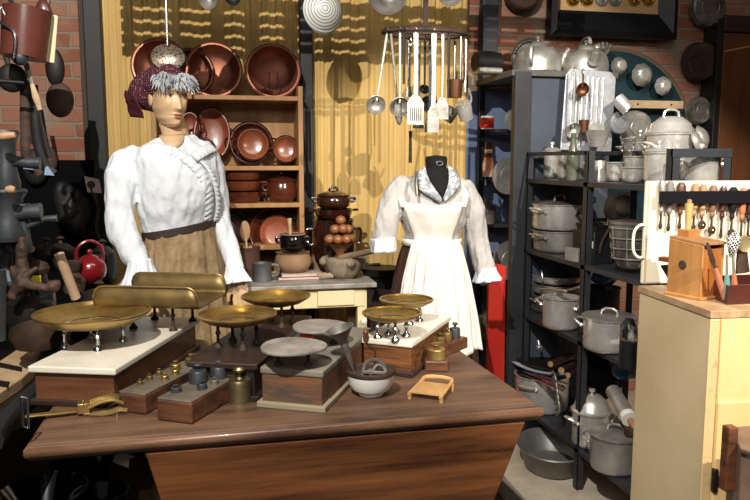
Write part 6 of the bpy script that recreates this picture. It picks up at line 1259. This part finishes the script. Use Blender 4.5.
# pale card, baskets and rods between the screen and the sleeve
p = PY(90, 186, 3.57); b = NB(); tube(b, bez([(0, 0, 0), (.03, .0, -.1), (.02, 0, -.2), (.045, 0, -.3)]), .008, 8); single('bundle_rod', 'thin brown rod hanging below the pale card', 'rod', b, RUST, p)
p = PY(84, 176, 3.565); b = NB(); prism(b, [(0, 0), (.065, -.015), (.075, -.08), (.012, -.075)], -.001, .001, R(pi/2, 'X')); t = single('pale_card', 'small pale card with brown flower print near the white sleeve', 'card', b, PAPER, p, smooth=False); b = NB(); lathe(b, [(0, 0), (.018, 0), (.018, .002), (0, .002)], 16, T(.03, -.001, -.04) @ R(pi/2, 'X')); obj('printed_flower', b, RUST, t)
for k, (px, py, lab) in enumerate(((66, 205, 'dark rounded ladle bundle hanging left of the pale card'), (78, 215, 'dark basket-like bundle hanging below the pale card'))):
    b = NB(); ball(b, (0, 0, 0), (.06, .04, .11), 14); crumple(b, .03, 14, seed=k); single('dark_bundle', lab, 'bundle', b, IRON, PY(px, py, 3.56), ang=180)
# hanging pots in the upper left
t = thing('oxblood_pot', 'large red-brown enamel pot with cream edge hanging at the upper left', 'pot', PY(26, 34, 2.5), rot=(.0, .12, .3)); r = .073; h = .15
b = NB(); lathe(b, [(0, -h/2), (r*.93, -h/2), (r, h/2), (r*.95, h/2), (r*.88, -h/2+.005), (0, -h/2+.005)], 36); obj('body', b, OXRED, t); b = NB(); lathe(b, [(r*.99, -h/2), (r*1.01, -h/2), (r*1.08, h/2), (r*.99, h/2)], 36); b.free()
b = NB(); box(b, -.012, .014, -.003, .003, -h/2, h/2, T(r*1.0, 0, 0)); obj('cream_edge', b, CREAM, t, bevel=.002); b = NB(); tube(b, bez([(-r, 0, h*.45), (-r-.02, -.02, h*.2), (-r*.5, -r*.9, -h*.1), (-r*.45, -r*.95, -h*.6)]), .005, 8); obj('handle', b, STEEL, t); b = NB(); tube(b, arc((-r*1.0, 0, h*.5), .03, -.5, pi+.5, 14, 'xz'), .007, 8); obj('ring', b, IRON, t)
def hang(label, px, py, rx, ry, m, y=2.7, name='hanging_pan', tail=None, th=.02, cat='pan'):
    p = PY(px, py, y); b = NB(); ax_, az_ = SZ(rx, p), SZ(ry, p); ball(b, (0, 0, 0), (ax_, th, az_), 24)
    t = thing(name, label, cat, p); obj('pan_body', b, m, t)
    if tail: q_ = PY(tail[0], tail[1], y)-p; b = NB(); tube(b, [q_*.3, q_], [.008, .01], 8, flat=.5); obj('handle', b, m, t)
    return t
hang('grey round ladle disc hanging below the red-brown pot', 20, 57, 8, 8, GREYIRON, 2.45, tail=(20, 10)); hang('dark frying pan hanging against the brick, lower one', 60, 100, 13, 17, RUST, 2.95, tail=(56, 55)); hang('dark kettle shape hanging against the brick, upper one', 55, 68, 9, 18, IRON, 2.95, tail=(50, 35))
hang('dark red pan hanging behind the red-brown pot', 44, 22, 9, 22, OXRED, 2.95, tail=(48, 0)); hang('dark oval pan hanging at the top left corner', 12, 78, 14, 14, IRON, 2.6, tail=(4, 50)); hang('rounded dark leather-like iron hanging under the pots', 35, 167, 12, 18, IRON, 3.55, tail=(24, 90)); hang('dark curved scoop hanging against the shade screen', 48, 160, 9, 14, RUST, 3.55, tail=(34, 90))
A, B = PY(32, 84, 2.5), PY(40, 110, 2.5); t = thing('hanging_knife', 'knife with pale wooden handle hanging at the upper left', 'knife', A); b = NB(); d = B-A; tube(b, [(0, 0, 0), d*.5, d], [.006, .011, .007], 10, flat=.6); obj('grip', b, BEECH, t); b = NB(); tube(b, [(0, 0, 0), -d*.8], [.006, .009], 8, flat=.2); obj('blade', b, ALDK, t)
for k, (pts, m, w_) in enumerate(((((25, 80), (25, 130), (27, 160), (40, 175)), RUST, .016), (((33, 85), (37, 140), (45, 165), (54, 174)), IRON, .016), (((40, 110), (46, 145), (50, 158)), IRON, .01))):
    P_ = [PY(a, c, 2.62) for a, c in pts]; b = NB(); tube(b, [q-P_[0] for q in bez(P_)], w_, 8, flat=.4); single('hanging_iron', ('long boot-shaped dark blade hanging left of the shade screen', 'curved dark blade beside the boot-shaped one', 'shortest dark blade right of the curved one')[k], 'blade', b, m, P_[0])
for px, py, lab in ((27, 166, 'small pale blue metal tip shining on the boot-shaped blade'), (48, 172, 'small pale blue metal tip at the end of the curved blade')):
    b = NB(); prism(b, [(-.008, .015), (.0, .02), (.02, -.012), (-.012, -.01)], -.002, .002, R(pi/2, 'X')); single('metal_spearhead', lab, 'blade tip', b, M('blue_steel', (140, 160, 190), None, .4, .3), PY(px, py, 2.60), smooth=False)
b = NB(); tube(b, [PY(-2, 81, 2.5)-PY(-2, 81, 2.5), PY(24, 83, 2.5)-PY(-2, 81, 2.5)], .006, 8); single('hanging_bar', 'iron bar with wooden tip holding the blades at the left edge', 'bar', b, IRON, PY(-2, 81, 2.5))
# floor-level bowls in the dark at lower left
for px, py, r, lab in ((42, 490, .13, 'large black bowl in the dark under the table, lower left'), (100, 492, .08, 'smaller black bowl under the left side of the table')):
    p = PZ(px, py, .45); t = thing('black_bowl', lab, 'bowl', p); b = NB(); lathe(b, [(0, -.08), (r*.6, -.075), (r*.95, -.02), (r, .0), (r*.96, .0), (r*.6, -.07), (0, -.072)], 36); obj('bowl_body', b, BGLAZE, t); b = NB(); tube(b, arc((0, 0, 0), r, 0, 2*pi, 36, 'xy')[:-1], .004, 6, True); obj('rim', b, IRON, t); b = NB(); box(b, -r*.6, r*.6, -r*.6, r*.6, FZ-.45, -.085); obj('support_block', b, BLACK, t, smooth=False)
p = PY(118, 440, 1.84); t = thing('paper_tag', 'torn pale paper tag hanging on a string under the table', 'tag', p); b = NB(); tube(b, [(0, 0, .0), (0, 0, .07)], .0008, 5); obj('string', b, BEECH, t); b = NB(); prism(b, [(0, 0), (.02, -.02), (.018, -.035), (.026, -.05), (.022, -.075), (-.008, -.06), (-.016, -.055), (-.004, -.03)], -.0008, .0008, R(pi/2, 'X')); obj('paper', b, PAPER, t, smooth=False)
p = PY(94, 445, 1.84); b = NB(); prism(b, [(0, .05), (.022, .045), (.02, -.02), (.012, -.045), (.002, -.02)], -.004, .004, R(pi/2, 'X')); single('wooden_lath', 'thin wooden slat hanging below the left edge of the table', 'slat', b, BEECH, p, smooth=False)
